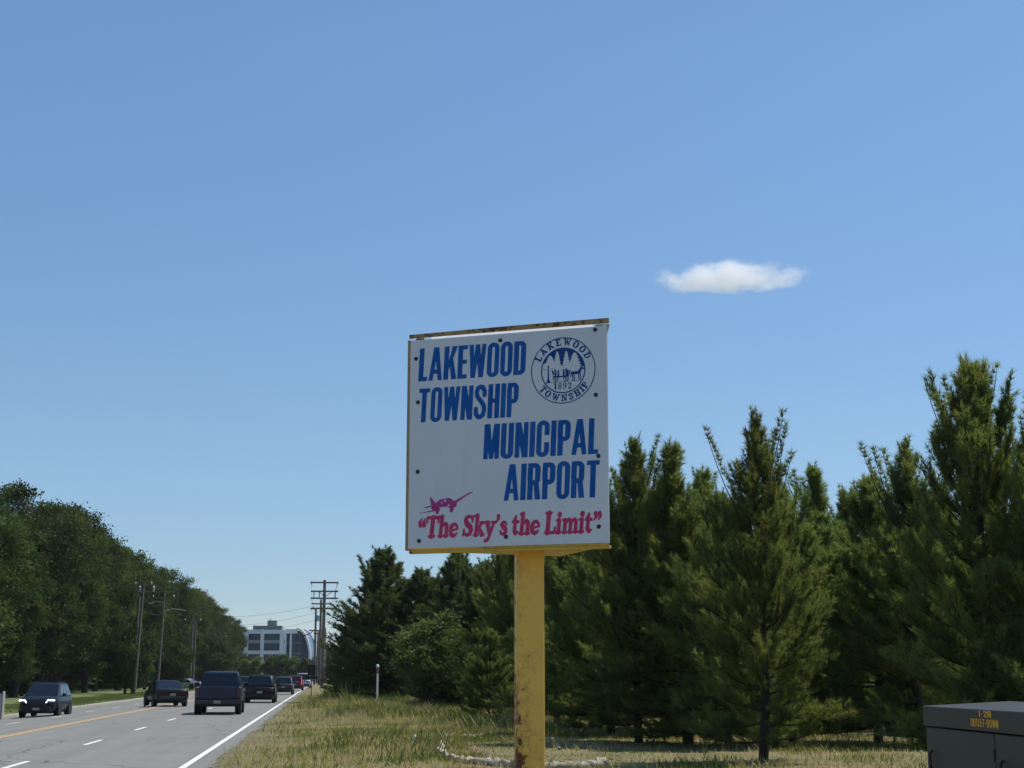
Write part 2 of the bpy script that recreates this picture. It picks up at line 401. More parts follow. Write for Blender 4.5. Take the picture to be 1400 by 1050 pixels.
def leaf_cards(rs, pos, size, upbias=.6):
    n = len(pos)
    nrm = unit(rs.normal(0, 1, (n, 3)) + np.array([0, 0, upbias]))
    u = unit(np.cross(nrm, rs.normal(0, 1, (n, 3)))); w = np.cross(nrm, u)
    s = size*rs.uniform(.6, 1.3, (n, 1))
    V = np.stack([pos-u*s, pos+w*s*.55+nrm*s*.15, pos+u*s, pos-w*s*.55+nrm*s*.15], axis=1).reshape(-1, 3)
    return V, np.arange(len(V)).reshape(-1, 4)
def leafy_meshes(seed, H, rad, base, lobes=16, clumps=16, leaves=70, leaf=.13, spread=.42):
    """broadleaf tree: forked limbs reach lobes of foliage; each lobe is made of clumps of separate leaves"""
    rs = np.random.RandomState(seed); parts = []; pos = []
    K = 7; tz = np.linspace(-.2, H*.72, K); wob = np.cumsum(rs.normal(0, .10, (K, 2)), axis=0)*(H/14)
    r0 = .021*H
    parts.append(tube_batch(np.column_stack([wob, tz])[None], (r0*(1-np.linspace(0, .85, K)))[None], 9))
    hc = (H+base)/2; hz = (H-base)/2; bp, br = [], []
    for i in range(lobes):
        g = (i+.5)/lobes; zf = 1-2*g; a = i*2.39996 + rs.normal(0, .25)
        rr = math.sqrt(max(0, 1-zf*zf)); k = rs.uniform(.55, .82)
        c = np.array([math.cos(a)*rr*rad*k, math.sin(a)*rr*rad*k, hc + zf*hz*.80*rs.uniform(.85, 1.05)])
        lr = rad*rs.uniform(.25, .38)
        z0 = min(c[2]-.2, max(base*.7, c[2] - rad*rs.uniform(.5, .9))); st = np.array([np.interp(z0, tz, wob[:, 0]), np.interp(z0, tz, wob[:, 1]), z0])
        ts = np.linspace(0, 1, 6)[:, None]; mid = (st+c)/2 + np.array([0, 0, -.12*rad])
        bp.append((1-ts)**2*st + 2*ts*(1-ts)*mid + ts**2*c); br.append(np.linspace(.28*r0, .03, 6))
        d = unit(rs.normal(0, 1, (clumps, 3)) + np.array([0, 0, .35])); cc = c + d*lr*rs.uniform(.55, 1.1, (clumps, 1))*np.array([1, 1, .8])
        for q in cc:
            bp.append(c + (q-c)*np.linspace(0, 1, 6)[:, None]); br.append(np.linspace(.03, .01, 6))
            m = rs.randint(int(leaves*.6), int(leaves*1.4)); pos.append(q + rs.normal(0, spread, (m, 3))*np.array([1, 1, .6]))
    parts.append(tube_batch(np.array(bp), np.array(br), 5))
    V, F = leaf_cards(rs, np.concatenate(pos), leaf)
    return np_mesh('tree_wood', *merge(parts), 4), np_mesh('tree_leaves', V, F, 4), float(np.percentile(V[:, 2], 99.9))

def make_tree(name, meshes, bark, leafmat, smooth=True):
    wood, crown, H = meshes
    r = empty(name); w = link_mesh('trunk', wood, bark, r, 60); c = link_mesh('crown', crown, leafmat, r)
    r['h'] = H; return r
def plant(proto, first, loc, H, rz, label, cat, group, wide=1.0):
    """put a tree of height H at loc; the first use moves the prototype itself"""
    o = proto if first else copy_tree(proto)
    s = H/proto['h']; o.location = loc; o.rotation_euler = (0, 0, rz); o.scale = (s*wide, s*wide, s)
    return tag(o, label, cat, group)
class Grove:
    def __init__(s): s.used = set()
    def put(s, proto, *a, **k):
        f = proto.name not in s.used; s.used.add(proto.name); return plant(proto, f, *a, **k)
GROVE = Grove()

# ------------------------------------------------------------------ the white pines on the right
PINES = [make_tree('pine_tree', pine_meshes(sd_, H, r, b, u, d, ld), M['bark'], M['needles']) for sd_, H, r, b, u, d, ld in
         [(11, 7.4, 2.0, .55, 1.0, 1.0, 6), (12, 7.0, 1.8, .5, 1.1, 1.0, 6), (13, 6.6, 2.15, .6, .9, .95, 7), (14, 6.9, 1.6, .4, 1.2, 1.0, 6), (15, 6.2, 1.95, .45, .85, 1.0, 4)]]
RIGHT_PINES = [  # pixel column, pixel row of its tip, distance, prototype, turn, width, label
    (1322, 486, 24.0, 2, .4, .86, 'tallest white pine, its tip high above the utility box'),
    (1410, 528, 23.0, 0, 2.2, .85, 'white pine cut by the right edge of the picture, behind the utility box'),
    (1026, 560, 27.5, 1, 1.1, .88, 'white pine with a tall narrow dark top and a bare trunk nearest the sign'),
    (870, 596, 36.0, 0, 3.3, .95, 'white pine with a many-forked top just right of the sign panel'),
    (928, 602, 35.0, 3, .2, 1.2, 'white pine with a slim leaning tip, second to the right of the sign panel'),
    (1112, 636, 40.0, 3, 2.0, 1.15, 'columnar white pine behind the tall narrow topped pine, to its right'),
    (1185, 648, 35.0, 4, .9, 1.05, 'white pine with a short thick trunk in the sunlit grass left of the utility box'),
    (985, 668, 33.0, 4, 4.1, .9, 'low white pine in front, between the sign post and the narrow topped pine'),
    (806, 640, 46.0, 2, 5.0, 1.0, 'white pine whose top is hidden by the right half of the sign panel'),
    (760, 690, 48.0, 1, 2.7, 1.0, 'white pine directly behind the yellow sign post'),
    (682, 742, 62.0, 0, 1.9, 1.1, 'pale green white pine just left of the yellow sign post'),
    (905, 655, 44.0, 1, 2.1, 1.2, 'white pine in the second row between the two pines right of the sign panel'),
    (965, 640, 42.0, 0, 5.1, 1.15, 'white pine in the second row just left of the narrow topped pine'),
    (1070, 660, 34.0, 2, 3.0, 1.0, 'white pine close behind the narrow topped pine on its right'),
    (1150, 668, 43.0, 0, 1.3, 1.15, 'white pine in the second row behind the short trunked pine'),
    (720, 720, 56.0, 3, .7, 1.4, 'white pine behind the sign post and under the panel'),
    (832, 690, 40.0, 4, 5.5, 1.1, 'low white pine under the right corner of the sign panel'),
    (1245, 600, 33.0, 1, 3.9, 1.1, 'white pine filling the gap left of the tallest pine'),
]
for px, py, d, k, rz, w, lab in RIGHT_PINES:
    p = at_y(px, py, d); GROVE.put(PINES[k], (p.x, d, .12), p.z-.12, rz, lab, 'pine tree', 'white pines on the right', wide=w*1.08)
rng = random.Random(21)
back = [(1395, 650, 38), (1330, 640, 40), (1280, 680, 50), (1215, 695, 84), (1150, 705, 82), (1075, 695, 80), (1010, 700, 80), (950, 690, 62),
        (900, 705, 58), (845, 700, 62), (790, 720, 66), (735, 735, 72), (1370, 700, 60), (1250, 730, 70), (1120, 740, 74), (990, 740, 78), (860, 745, 82)]
for i, (px, py, d) in enumerate(back):
    p = at_y(px, py, d); GROVE.put(PINES[(1, 3, 4)[i % 3]], (p.x, d, .12), p.z-.12, rng.uniform(0, 6.28), 'pine of the rear rows, mostly hidden behind the front white pines', 'pine tree', 'rear rows of pines', wide=rng.uniform(1.15, 1.4))

# darker trees where the wood begins, left of the sign
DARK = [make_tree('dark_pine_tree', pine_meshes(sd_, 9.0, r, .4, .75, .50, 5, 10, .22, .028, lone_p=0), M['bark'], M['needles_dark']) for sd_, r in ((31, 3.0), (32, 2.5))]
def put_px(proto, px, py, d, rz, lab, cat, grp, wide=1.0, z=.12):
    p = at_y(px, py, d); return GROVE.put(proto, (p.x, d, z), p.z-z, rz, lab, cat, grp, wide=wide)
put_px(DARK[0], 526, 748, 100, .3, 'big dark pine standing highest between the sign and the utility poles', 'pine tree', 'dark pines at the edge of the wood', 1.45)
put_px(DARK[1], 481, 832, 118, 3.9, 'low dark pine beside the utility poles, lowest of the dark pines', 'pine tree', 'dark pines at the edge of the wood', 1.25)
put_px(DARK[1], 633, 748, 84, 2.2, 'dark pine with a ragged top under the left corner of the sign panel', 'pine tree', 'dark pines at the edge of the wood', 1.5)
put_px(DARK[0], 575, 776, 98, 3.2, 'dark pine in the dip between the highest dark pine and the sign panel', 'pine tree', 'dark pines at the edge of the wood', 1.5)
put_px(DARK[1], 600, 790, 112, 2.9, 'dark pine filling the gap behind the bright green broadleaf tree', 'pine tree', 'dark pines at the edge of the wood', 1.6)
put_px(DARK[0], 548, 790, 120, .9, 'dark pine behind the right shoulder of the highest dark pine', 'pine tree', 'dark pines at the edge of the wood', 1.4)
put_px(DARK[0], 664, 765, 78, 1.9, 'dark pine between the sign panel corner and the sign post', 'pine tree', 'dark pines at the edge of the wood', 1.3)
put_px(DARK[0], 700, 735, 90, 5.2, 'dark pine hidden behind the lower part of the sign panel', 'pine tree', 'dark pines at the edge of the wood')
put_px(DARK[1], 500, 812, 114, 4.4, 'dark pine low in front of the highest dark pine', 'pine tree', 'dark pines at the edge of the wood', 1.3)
LIGHT = [make_tree('broadleaf_tree', leafy_meshes(sd_, 5.6, 2.4, .3, 15, 11, 52, .11, .27), M['bark_grey'], M['leaves_light']) for sd_ in (41, 42)]
put_px(LIGHT[0], 588, 838, 74, 0, 'bright green broadleaf tree in front of the dark pines', 'tree', 'light green trees at the wood edge', 1.05)
put_px(LIGHT[1], 545, 835, 104, 1, 'paler broadleaf tree behind the white marker post', 'tree', 'light green trees at the wood edge', .95)
put_px(LIGHT[0], 640, 820, 78, 2, 'broadleaf tree between the bright green tree and the sign post', 'tree', 'light green trees at the wood edge', .9)
put_px(PINES[4], 668, 858, 52, 2.8, 'small bushy pine with foliage to the ground left of the sign post', 'pine tree', 'white pines on the right', 1.25)
put_px(LIGHT[1], 545, 905, 101, 3, 'low leafy shrub right of the white marker post', 'shrub', 'shrubs at the wood edge', 1.2)
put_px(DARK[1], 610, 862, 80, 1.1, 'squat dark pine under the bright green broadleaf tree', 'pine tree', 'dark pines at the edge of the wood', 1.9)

# ------------------------------------------------------------------ the broadleaf row on the left
OAKS = [make_tree('oak_tree', leafy_meshes(sd_, 18.5, r, b, 25, 20, 92, .135, .42), M['bark_grey'], M['leaves']) for sd_, r, b in ((51, 6.4, 1.2), (52, 5.8, .8), (53, 6.9, 1.8), (54, 6.0, 1.0))]
rng = random.Random(77)
front = []
y = 110.0; i = 0
while y < 490:
    x = -26.3 + rng.uniform(-.9, .9); H = 18.0 + rng.uniform(-2.4, 1.5) - max(0, (y-250)*.017) - (1.9 if y < 128 else 0)
    front.append((x, y, H)); y += rng.uniform(10.5, 14)
names = {1: 'tall oak nearest the left edge of the picture above the black car', 2: 'tall oak second in the row, behind the black oncoming car', 3: 'oak with a dark trunk rising just right of the oncoming car'}
for i, (x, y, H) in enumerate(front):
    lab = names.get(i, 'dark green oak in the unbroken row along the far side of the road')
    GROVE.put(OAKS[i % 4], (x, y, -.2), H, rng.uniform(0, 6.28), lab, 'oak tree', 'oaks lining the far side of the road' if i not in names else None, wide=rng.uniform(.86, 1.0))
for r_, (x0, st) in enumerate(((-36, 11), (-46, 13))):
    y = 112.0
    while y < 470 - 60*r_:
        GROVE.put(OAKS[rng.randrange(4)], (x0 + rng.uniform(-1.5, 1.5), y, -.15), 14.8 + rng.uniform(-1.8, 1.4) - max(0, (y-250)*.016), rng.uniform(0, 6.28), 'oak of the inner rows behind the roadside oaks', 'oak tree', 'inner rows of oaks', wide=1.15); y += st*rng.uniform(.9, 1.15)
UNDER = make_tree('understory_bush', leafy_meshes(61, 3.2, 2.6, .1, 12, 11, 46, .15, .40), M['bark_grey'], M['leaves'])
y = 112.0
while y < 330:
    GROVE.put(UNDER, (-31.5 + rng.uniform(-1.6, 1.6), y, -.15), rng.uniform(2.6, 4.6), rng.uniform(0, 6.28), 'dark bush in the shade under the oaks', 'bush', 'bushes under the oaks', wide=1.3); y += rng.uniform(4.5, 7)
YOUNG = make_tree('young_tree', leafy_meshes(62, 7, 2.6, .8, 14, 13, 60, .13, .33), M['bark_grey'], M['leaves'])
# lighter foliage that hangs over the lawn
put_px(LIGHT[1], -62, 785, 74, .5, 'light green tree reaching in at the left edge of the picture', 'tree', None, .8, z=-.3)
for px, py, d, lab in ((175, 858, 160, 'light green young tree behind the nearest pair of utility poles'), (235, 872, 200, 'light green young tree behind the poles by the dark sedan'), (292, 872, 250, 'light green young tree above the pickup truck')):
    put_px(YOUNG, px, py, d, px, lab, 'tree', 'young trees along the far lawn', 1.1, z=-.25)

# small round trees in front of the office building, and the far trees beyond the poles
STREET = [make_tree('street_tree', leafy_meshes(sd_, 6, 1.35, .6, 14, 12, 48, .15, .30), M['bark_grey'], mt) for sd_, mt in ((71, M['leaves_light']), (72, M['leaves_bright']))]
for px, py, k, lab in ((336, 901, 1, 'small bright tree at the left end of the row before the office block'), (352, 897, 1, 'second small round tree before the office block'), (370, 896, 0, 'third small dark round tree before the office block'),
                       (387, 894, 1, 'fourth and tallest small tree before the office block'), (404, 897, 1, 'small bright tree before the glass corner of the office block'), (417, 900, 0, 'small dark tree beside the street lamp at the end of the row')):
    put_px(STREET[k], px, py, 330, px, lab, 'tree', 'small trees in front of the office block', 1.0, z=0)
for px, py, d in ((452, 887, 360), (462, 882, 340), (446, 896, 420)):
    put_px(OAKS[1], px, py, d, px, 'distant tree seen through the gap beyond the utility poles', 'tree', 'distant trees in the gap beyond the poles', 1.1, z=0)

for px, py, d, w_, lab in ((462, 934, 150, 1.6, 'low grey-green bush at the foot of the utility poles'), (478, 936, 128, 1.5, 'low grey-green bush in the tall grass between the poles and the marker post'), (497, 940, 118, 1.3, 'straggly low bush just left of the white marker post'), (446, 936, 165, 1.2, 'small bush close behind the small dark road sign')):
    put_px(STREET[1], px, py, d, px, lab, 'bush', 'low bushes on the verge', w_*1.5)
# ------------------------------------------------------------------ grass on the verge
def grass_patch(name, seed, n, x0, x1, y0, y1, hmin, hmax, zf, mat, width, clump, keep=None, ypow=1.0):
    rs = np.random.RandomState(seed)
    y = y0 + (y1-y0)*rs.rand(n)**ypow; x = x0 + (x1-x0)*rs.rand(n)
    nc = max(1, n//clump); ci = rs.randint(0, nc, n)               # gather the blades into tussocks
    x = x*.35 + .65*x[ci] + rs.normal(0, .07, n); y = y*.35 + .65*y[ci] + rs.normal(0, .07, n)
    if keep is not None:
        m = keep(x, y, rs); x, y = x[m], y[m]
    n = len(x)
    f = (np.sin(x*1.7+y*.33)+np.sin(x*.6-y*.21+2)+np.sin(y*.9+x*.4))/3
    h = (hmin + (hmax-hmin)*rs.rand(n)**2)*(1+.55*f)
    z = zf(x)
    b = np.column_stack([x, y, z-.02]); az = rs.uniform(0, 6.28, n); lean = rs.uniform(.1, 1.0, n)
    d = np.column_stack([np.cos(az)*lean, np.sin(az)*lean, np.ones(n)])*h[:, None]
    a2 = az + 1.57 + rs.normal(0, .5, n); sd_ = np.column_stack([np.cos(a2), np.sin(a2), np.zeros(n)])*width*rs.uniform(.6, 1.4, (n, 1))
    V = np.stack([b-sd_, b+sd_, b+d*.55+sd_*.6+np.array([0, 0, .06])*h[:, None], b+d], axis=1).reshape(-1, 3)
    return tag(link_mesh(name, np_mesh(name, V, np.arange(len(V)).reshape(-1, 4), 4), mat), kind='stuff')
def grass_mat(name, stops, trans=.5):
    t = NT(name); c = t.coord(); n = t.noise(c, .42, 6, .7); n2 = t.noise(c, 6, 3, .7)
    col = t.ramp(t.math('ADD', t.math('MULTIPLY', n, .7), t.math('MULTIPLY', n2, .3)), stops)
    t.set(Base_Color=col, Roughness=.8, Specular_IOR_Level=.2)
    tr = t.new('ShaderNodeBsdfTranslucent'); t.l(col, tr.inputs[0]); mx = t.new('ShaderNodeMixShader'); mx.inputs[0].default_value = trans
    t.l(t.p.outputs[0], mx.inputs[1]); t.l(tr.outputs[0], mx.inputs[2]); t.l(mx.outputs[0], t.out.inputs[0]); return t.m
M['grass'] = grass_mat('verge_grass', [(.43, (.09, .15, .024)), (.48, (.22, .235, .048)), (.525, (.40, .34, .115)), (.575, (.62, .50, .28))])
M['turf'] = grass_mat('lawn_grass', [(.35, (.09, .13, .03)), (.6, (.16, .19, .06))])
vz = np.vectorize(verge_z)
bare = lambda x, y, rs: ~((x > 3.2) & (x < 9.5) & (y > 27) & (y < 37) & (rs.rand(len(x)) < .8))
inwood = lambda x, y, rs: bare(x, y, rs) & ((x < 7+.05*y) | (rs.rand(len(x)) < .6))
grass_patch('grass', 1, 170000, -2.35, 16, 24, 62, .04, .19, vz, M['grass'], .009, 9, inwood, 1.3)
grass_patch('grass', 2, 90000, -2.35, 16, 58, 150, .07, .26, vz, M['grass'], .018, 9, None, 1.5)
grass_patch('weeds', 3, 15000, -.6, 8, 34, 125, .18, .55, vz, M['grass'], .012, 50, lambda x, y, rs: bare(x, y, rs) & (np.sin(x*1.1+y*.17)+np.sin(y*.11+x*.5) > .35), 1.3)
grass_patch('grass', 4, 60000, -16.2, -21.5, 60, 230, .05, .13, np.vectorize(lambda x: -.26 + .02*(-16.2-x)), M['turf'], .02, 9, None, 1.4)

M['weed'] = grass_mat('green_weed', [(.40, (.07, .115, .030)), (.5, (.11, .15, .04)), (.6, (.19, .20, .06))])
M['stalk'] = grass_mat('dry_stalk', [(.40, (.30, .24, .12)), (.5, (.42, .34, .19)), (.6, (.52, .42, .26))])
patchy = lambda a, b, c, lim: (lambda x, y, rs: bare(x, y, rs) & (np.sin(x*a+y*.19+c)+np.sin(y*b-x*.7+2*c)+.6*np.sin(x*2.3-y*.5) > lim))
grass_patch('weeds', 5, 30000, -2.0, 9, 27, 120, .16, .46, vz, M['weed'], .014, 70, patchy(.9, .23, .4, .75), 1.3)
grass_patch('weeds', 6, 9000, -1.2, 10, 27, 125, .20, .46, vz, M['stalk'], .006, 30, patchy(1.3, .17, 2.1, .3), 1.2)
grass_patch('weeds', 7, 9000, -.5, 7, 84, 150, .4, 1.0, vz, M['weed'], .03, 80, patchy(.8, .11, 1.1, .1), 1.0)
# ------------------------------------------------------------------ flat print: signed-distance shapes meshed on a fine grid
def sd_poly(pts):
    P = np.array(pts, float)
    def f(x, y):
        d = np.full(x.shape, 1e9); inside = np.zeros(x.shape, bool)
        for (ax, ay), (bx, by) in zip(P, np.roll(P, -1, axis=0)):
            ex, ey = bx-ax, by-ay; t = np.clip(((x-ax)*ex+(y-ay)*ey)/(ex*ex+ey*ey+1e-12), 0, 1)
            d = np.minimum(d, np.hypot(x-ax-t*ex, y-ay-t*ey))
            c = ((ay > y) != (by > y)); inside ^= c & (x < ex*(y-ay)/(ey if abs(ey) > 1e-12 else 1e-12)+ax)
        return np.where(inside, -d, d)
    return f
def sd_box(x0, x1, y0, y1): return sd_poly([(x0, y0), (x1, y0), (x1, y1), (x0, y1)])
def sd_stroke(pts, w):
    P = np.array(pts, float); W = np.full(len(P), w) if np.isscalar(w) else np.array(w, float)
    def f(x, y):
        d = np.full(x.shape, 1e9)
        for i in range(len(P)-1):
            (ax, ay), (bx, by) = P[i], P[i+1]; ex, ey = bx-ax, by-ay
            t = np.clip(((x-ax)*ex+(y-ay)*ey)/(ex*ex+ey*ey+1e-12), 0, 1)
            d = np.minimum(d, np.hypot(x-ax-t*ex, y-ay-t*ey) - (W[i]+(W[i+1]-W[i])*t)/2)
        return d
    return f
def sd_round(cx, cy, hx, hy, r):
    def f(x, y):
        qx = np.abs(x-cx)-hx+r; qy = np.abs(y-cy)-hy+r
        return np.hypot(np.maximum(qx, 0), np.maximum(qy, 0)) + np.minimum(np.maximum(qx, qy), 0) - r
    return f
def sd_circle(cx, cy, r): return lambda x, y: np.hypot(x-cx, y-cy)-r
def s_union(*fs): return lambda x, y: np.minimum.reduce([f(x, y) for f in fs])
def s_minus(a, *bs): return lambda x, y: np.maximum(a(x, y), -np.minimum.reduce([b(x, y) for b in bs]))
def s_and(a, b): return lambda x, y: np.maximum(a(x, y), b(x, y))
def arc(cx, cy, rx, ry, a0, a1, n=14):
    return [(cx+rx*math.cos(math.radians(a0+(a1-a0)*i/n)), cy+ry*math.sin(math.radians(a0+(a1-a0)*i/n))) for i in range(n+1)]

def shape_mesh(name, f, x0, x1, y0, y1, step):
    """fills f<0: runs of whole cells become single quads, cells on the outline are cut along it"""
    xs = np.arange(x0, x1+step, step); ys = np.arange(y0, y1+step, step)
    X, Y = np.meshgrid(xs, ys); G = f(X, Y); G[np.abs(G) < 1e-7] = 1e-7
    I = G < 0; V, F, vid = [], [], {}
    def vert(p):
        k = (round(p[0]*1e5), round(p[1]*1e5))
        if k not in vid: vid[k] = len(V); V.append((p[0], 0.0, p[1]))
        return vid[k]
    S = I[:-1, :-1].astype(int)+I[:-1, 1:]+I[1:, 1:]+I[1:, :-1]
    for j in range(len(ys)-1):
        i = 0
        while i < len(xs)-1:
            s = S[j, i]
            if s == 0: i += 1; continue
            if s == 4:
                k = i
                while k < len(xs)-1 and S[j, k] == 4: k += 1
                F.append([vert((xs[i], ys[j])), vert((xs[k], ys[j])), vert((xs[k], ys[j+1])), vert((xs[i], ys[j+1]))]); i = k; continue
            c = [(i, j), (i+1, j), (i+1, j+1), (i, j+1)]; poly = []
            for a, b in zip(c, c[1:]+c[:1]):
                ga, gb = G[a[1], a[0]], G[b[1], b[0]]
                if ga < 0: poly.append((xs[a[0]], ys[a[1]]))
                if (ga < 0) != (gb < 0):
                    t = ga/(ga-gb); poly.append((xs[a[0]]+(xs[b[0]]-xs[a[0]])*t, ys[a[1]]+(ys[b[1]]-ys[a[1]])*t))
            if len(poly) >= 3:
                q = [vert(p) for p in poly]
                q = [v for n_, v in enumerate(q) if v != q[n_-1]]
                if len(q) >= 3: F.append(q)
            i += 1
    me = bpy.data.meshes.new(name); me.from_pydata(V, [], F); me.update(); return me

def gothic(ch, s=.158, t=.125):
    """heavy condensed capital, height 1: (shape, advance width)"""
    if ch == 'L': return s_union(sd_box(0, s, 0, 1), sd_box(0, .29, 0, t)), .29
    if ch == 'I': return sd_box(0, s, 0, 1), s
    if ch == 'T': return s_union(sd_box(.105, .105+s, 0, 1), sd_box(0, .21+s, 1-t, 1)), .21+s
    if ch == 'E': return s_union(sd_box(0, s, 0, 1), sd_box(0, .31, 0, t), sd_box(0, .31, 1-t, 1), sd_box(0, .29, .5-t*.45, .5+t*.5)), .31
    if ch == 'H': return s_union(sd_box(0, s, 0, 1), sd_box(.225, .225+s, 0, 1), sd_box(0, .3, .5-t*.4, .5+t*.6)), .225+s
    if ch == 'N': return s_union(sd_box(0, s*.9, 0, 1), sd_box(.25, .25+s*.9, 0, 1), sd_poly([(0, 1), (s*1.05, 1), (.25+s*.9, 0), (.25+s*.9-s*1.05, 0)])), .25+s*.9
    if ch == 'K': return s_union(sd_box(0, s, 0, 1), sd_poly([(s*.8, .42), (.26, 1), (.26+s*1.1, 1), (s*.8+.02, .24)]), sd_poly([(s+.02, .56), (s+.13, .66), (.43, 0), (.43-s*1.1, 0)])), .41
    if ch == 'A':
        w = .44; k = s*.86
        return s_union(sd_poly([(0, 0), (k, 0), (w/2+k*.42, 1), (w/2-k*.62, 1)]), sd_poly([(w, 0), (w-k, 0), (w/2-k*.42, 1), (w/2+k*.62, 1)]), sd_box(.10, w-.10, .2, .2+t)), w
    if ch == 'W':
        w = .55; k = s*.86
        return s_union(sd_poly([(0, 1), (k, 1), (w*.27+k*.45, 0), (w*.27-k*.55, 0)]), sd_poly([(w*.27-k*.45, 0), (w*.27+k*.5, 0), (w*.5+k*.5, 1), (w*.5-k*.5, 1)]),
                       sd_poly([(w*.73+k*.45, 0), (w*.73-k*.5, 0), (w*.5-k*.5, 1), (w*.5+k*.5, 1)]), sd_poly([(w, 1), (w-k, 1), (w*.73-k*.45, 0), (w*.73+k*.55, 0)])), w
    if ch == 'M':
        w = .47; k = s*.86
        return s_union(sd_box(0, k, 0, 1), sd_box(w-k, w, 0, 1), sd_poly([(0, 1), (k*1.3, 1), (w/2+k*.42, 0), (w/2-k*.42, 0)]), sd_poly([(w, 1), (w-k*1.3, 1), (w/2-k*.42, 0), (w/2+k*.42, 0)])), w
    if ch == 'O': return s_minus(sd_round(.19, .5, .19, .515, .18), sd_round(.19, .5, .19-s*.93, .515-t, .05)), .38
    if ch == 'D': return s_minus(s_union(sd_round(.19, .5, .19, .5, .17), sd_box(0, .19, 0, 1)), s_union(sd_round(.19, .5, .19-s, .5-t, .042), sd_box(s, .19, t, 1-t))), .38
    if ch == 'P': return s_minus(s_union(sd_box(0, s, 0, 1), s_union(sd_round(.18, .7, .19, .3, .17), sd_box(0, .18, .4, 1))), s_union(sd_round(.18, .7, .19-s, .3-t, .04), sd_box(s, .18, .4+t, 1-t))), .37
    if ch == 'R':
        p, _ = gothic('P', s, t); return s_union(p, sd_poly([(s+.02, .46), (s+.17, .46), (.39, 0), (.39-s*1.05, 0)])), .39
    if ch == 'U': return s_minus(s_union(sd_round(.19, .35, .19, .365, .17), sd_box(0, .38, .4, 1)), s_union(sd_round(.19, .35, .19-s, .365-t, .04), sd_box(s, .38-s, .4, 1.1))), .38
    if ch == 'C':
        o, _ = gothic('O', s, t); return s_minus(o, sd_box(.2, .6, .40, .60)), .38
    if ch == 'S':
        return sd_stroke([(.335, .70), (.33, .82), (.27, .925), (.19, .94), (.11, .91), (.075, .80), (.085, .69), (.15, .60), (.25, .49), (.325, .38), (.34, .25), (.31, .12), (.22, .062), (.14, .07), (.075, .16), (.068, .30)], .142), .41
    raise KeyError(ch)
def roman(ch):
    """slab-serif capital or figure, height 1, for the seal"""
    s, t, q = .23, .13, .15
    bar = lambda x0, x1, y: sd_box(x0, x1, y, y+q*.8)
    if ch == 'L': return s_union(sd_box(.12, .12+s, 0, 1), bar(0, .75, 0), bar(0, .42, .92), sd_box(.66, .75, 0, .32)), .78
    if ch == 'A': return s_union(sd_poly([(.06, 0), (.22, 0), (.52, 1), (.36, 1)]), sd_poly([(.86, 0), (.60, 0), (.34, 1), (.57, 1)]), sd_box(.2, .68, .28, .38), bar(-.02, .32, 0), bar(.54, .94, 0)), .92
    if ch == 'K': return s_union(sd_box(.12, .12+s, 0, 1), sd_poly([(.25, .35), (.66, .95), (.78, .95), (.27, .22)]), sd_poly([(.34, .52), (.50, .62), (.88, 0), (.66, 0)]), bar(0, .40, 0), bar(0, .40, .92), bar(.56, .94, 0), bar(.54, .88, .92)), .94
    if ch == 'E': return s_union(sd_box(.12, .12+s, 0, 1), bar(0, .74, 0), bar(0, .72, .92), bar(.1, .52, .47), sd_box(.66, .74, 0, .28), sd_box(.64, .72, .74, 1)), .76
    if ch == 'W': return s_union(sd_poly([(.05, 1), (.24, 1), (.42, 0), (.32, 0)]), sd_poly([(.32, 0), (.42, 0), (.62, .9), (.52, .9)]), sd_poly([(.46, 1), (.64, 1), (.84, 0), (.72, 0)]), sd_poly([(.74, 0), (.84, 0), (1.08, 1), (.97, 1)]), bar(-.03, .34, .92), bar(.88, 1.16, .92)), 1.12
    if ch == 'O': return s_minus(sd_round(.42, .5, .42, .52, .40), sd_round(.42, .5, .19, .40, .18)), .84
    if ch == 'D': return s_union(s_minus(s_and(sd_round(.36, .5, .44, .5, .40), sd_box(.1, 1, -.1, 1.1)), s_and(sd_round(.36, .5, .25, .40, .24), sd_box(.1+s, 1, 0, 1))), bar(0, .3, 0), bar(0, .3, .90)), .82
    if ch == 'T': return s_union(sd_box(.31, .31+s, 0, 1), bar(0, .79, .92), sd_box(0, .08, .7, 1), sd_box(.71, .79, .7, 1), bar(.18, .61, 0)), .8
    if ch == 'N': return s_union(sd_box(.12, .22, 0, 1), sd_box(.70, .80, 0, 1), sd_poly([(.1, 1), (.3, 1), (.8, 0), (.62, 0)]), bar(0, .36, 0), bar(0, .28, .92), bar(.56, .94, .92)), .92
    if ch == 'S': return s_union(sd_stroke([(.58, .72), (.52, .88), (.35, .95), (.17, .90), (.11, .74), (.2, .60), (.46, .46), (.6, .3), (.54, .12), (.34, .045), (.16, .1), (.08, .27)], .15), sd_box(.56, .65, .66, .95), sd_box(.03, .12, .05, .34)), .7
    if ch == 'H': return s_union(sd_box(.12, .12+s, 0, 1), sd_box(.60, .60+s, 0, 1), sd_box(.2, .7, .46, .56), bar(0, .41, 0), bar(0, .41, .92), bar(.48, .89, 0), bar(.48, .89, .92)), .9
    if ch == 'I': return s_union(sd_box(.12, .12+s, 0, 1), bar(0, .41, 0), bar(0, .41, .92)), .42
    if ch == 'P': return s_union(s_minus(s_union(sd_round(.36, .73, .36, .27, .25), sd_box(.12, .36, .46, 1)), sd_round(.42, .73, .13, .19, .1)), sd_box(.12, .12+s, 0, 1), bar(0, .42, 0), bar(0, .3, .92)), .74
    if ch == '1': return s_union(sd_box(.2, .2+s, 0, 1), bar(.06, .52, 0), sd_poly([(.2, 1), (.2, .84), (.04, .78), (.04, .86)])), .56
    if ch == '8': return s_union(s_minus(sd_round(.3, .25, .3, .27, .26), sd_round(.3, .25, .15, .17, .14)), s_minus(sd_round(.3, .75, .26, .26, .25), sd_round(.3, .75, .12, .17, .12))), .62
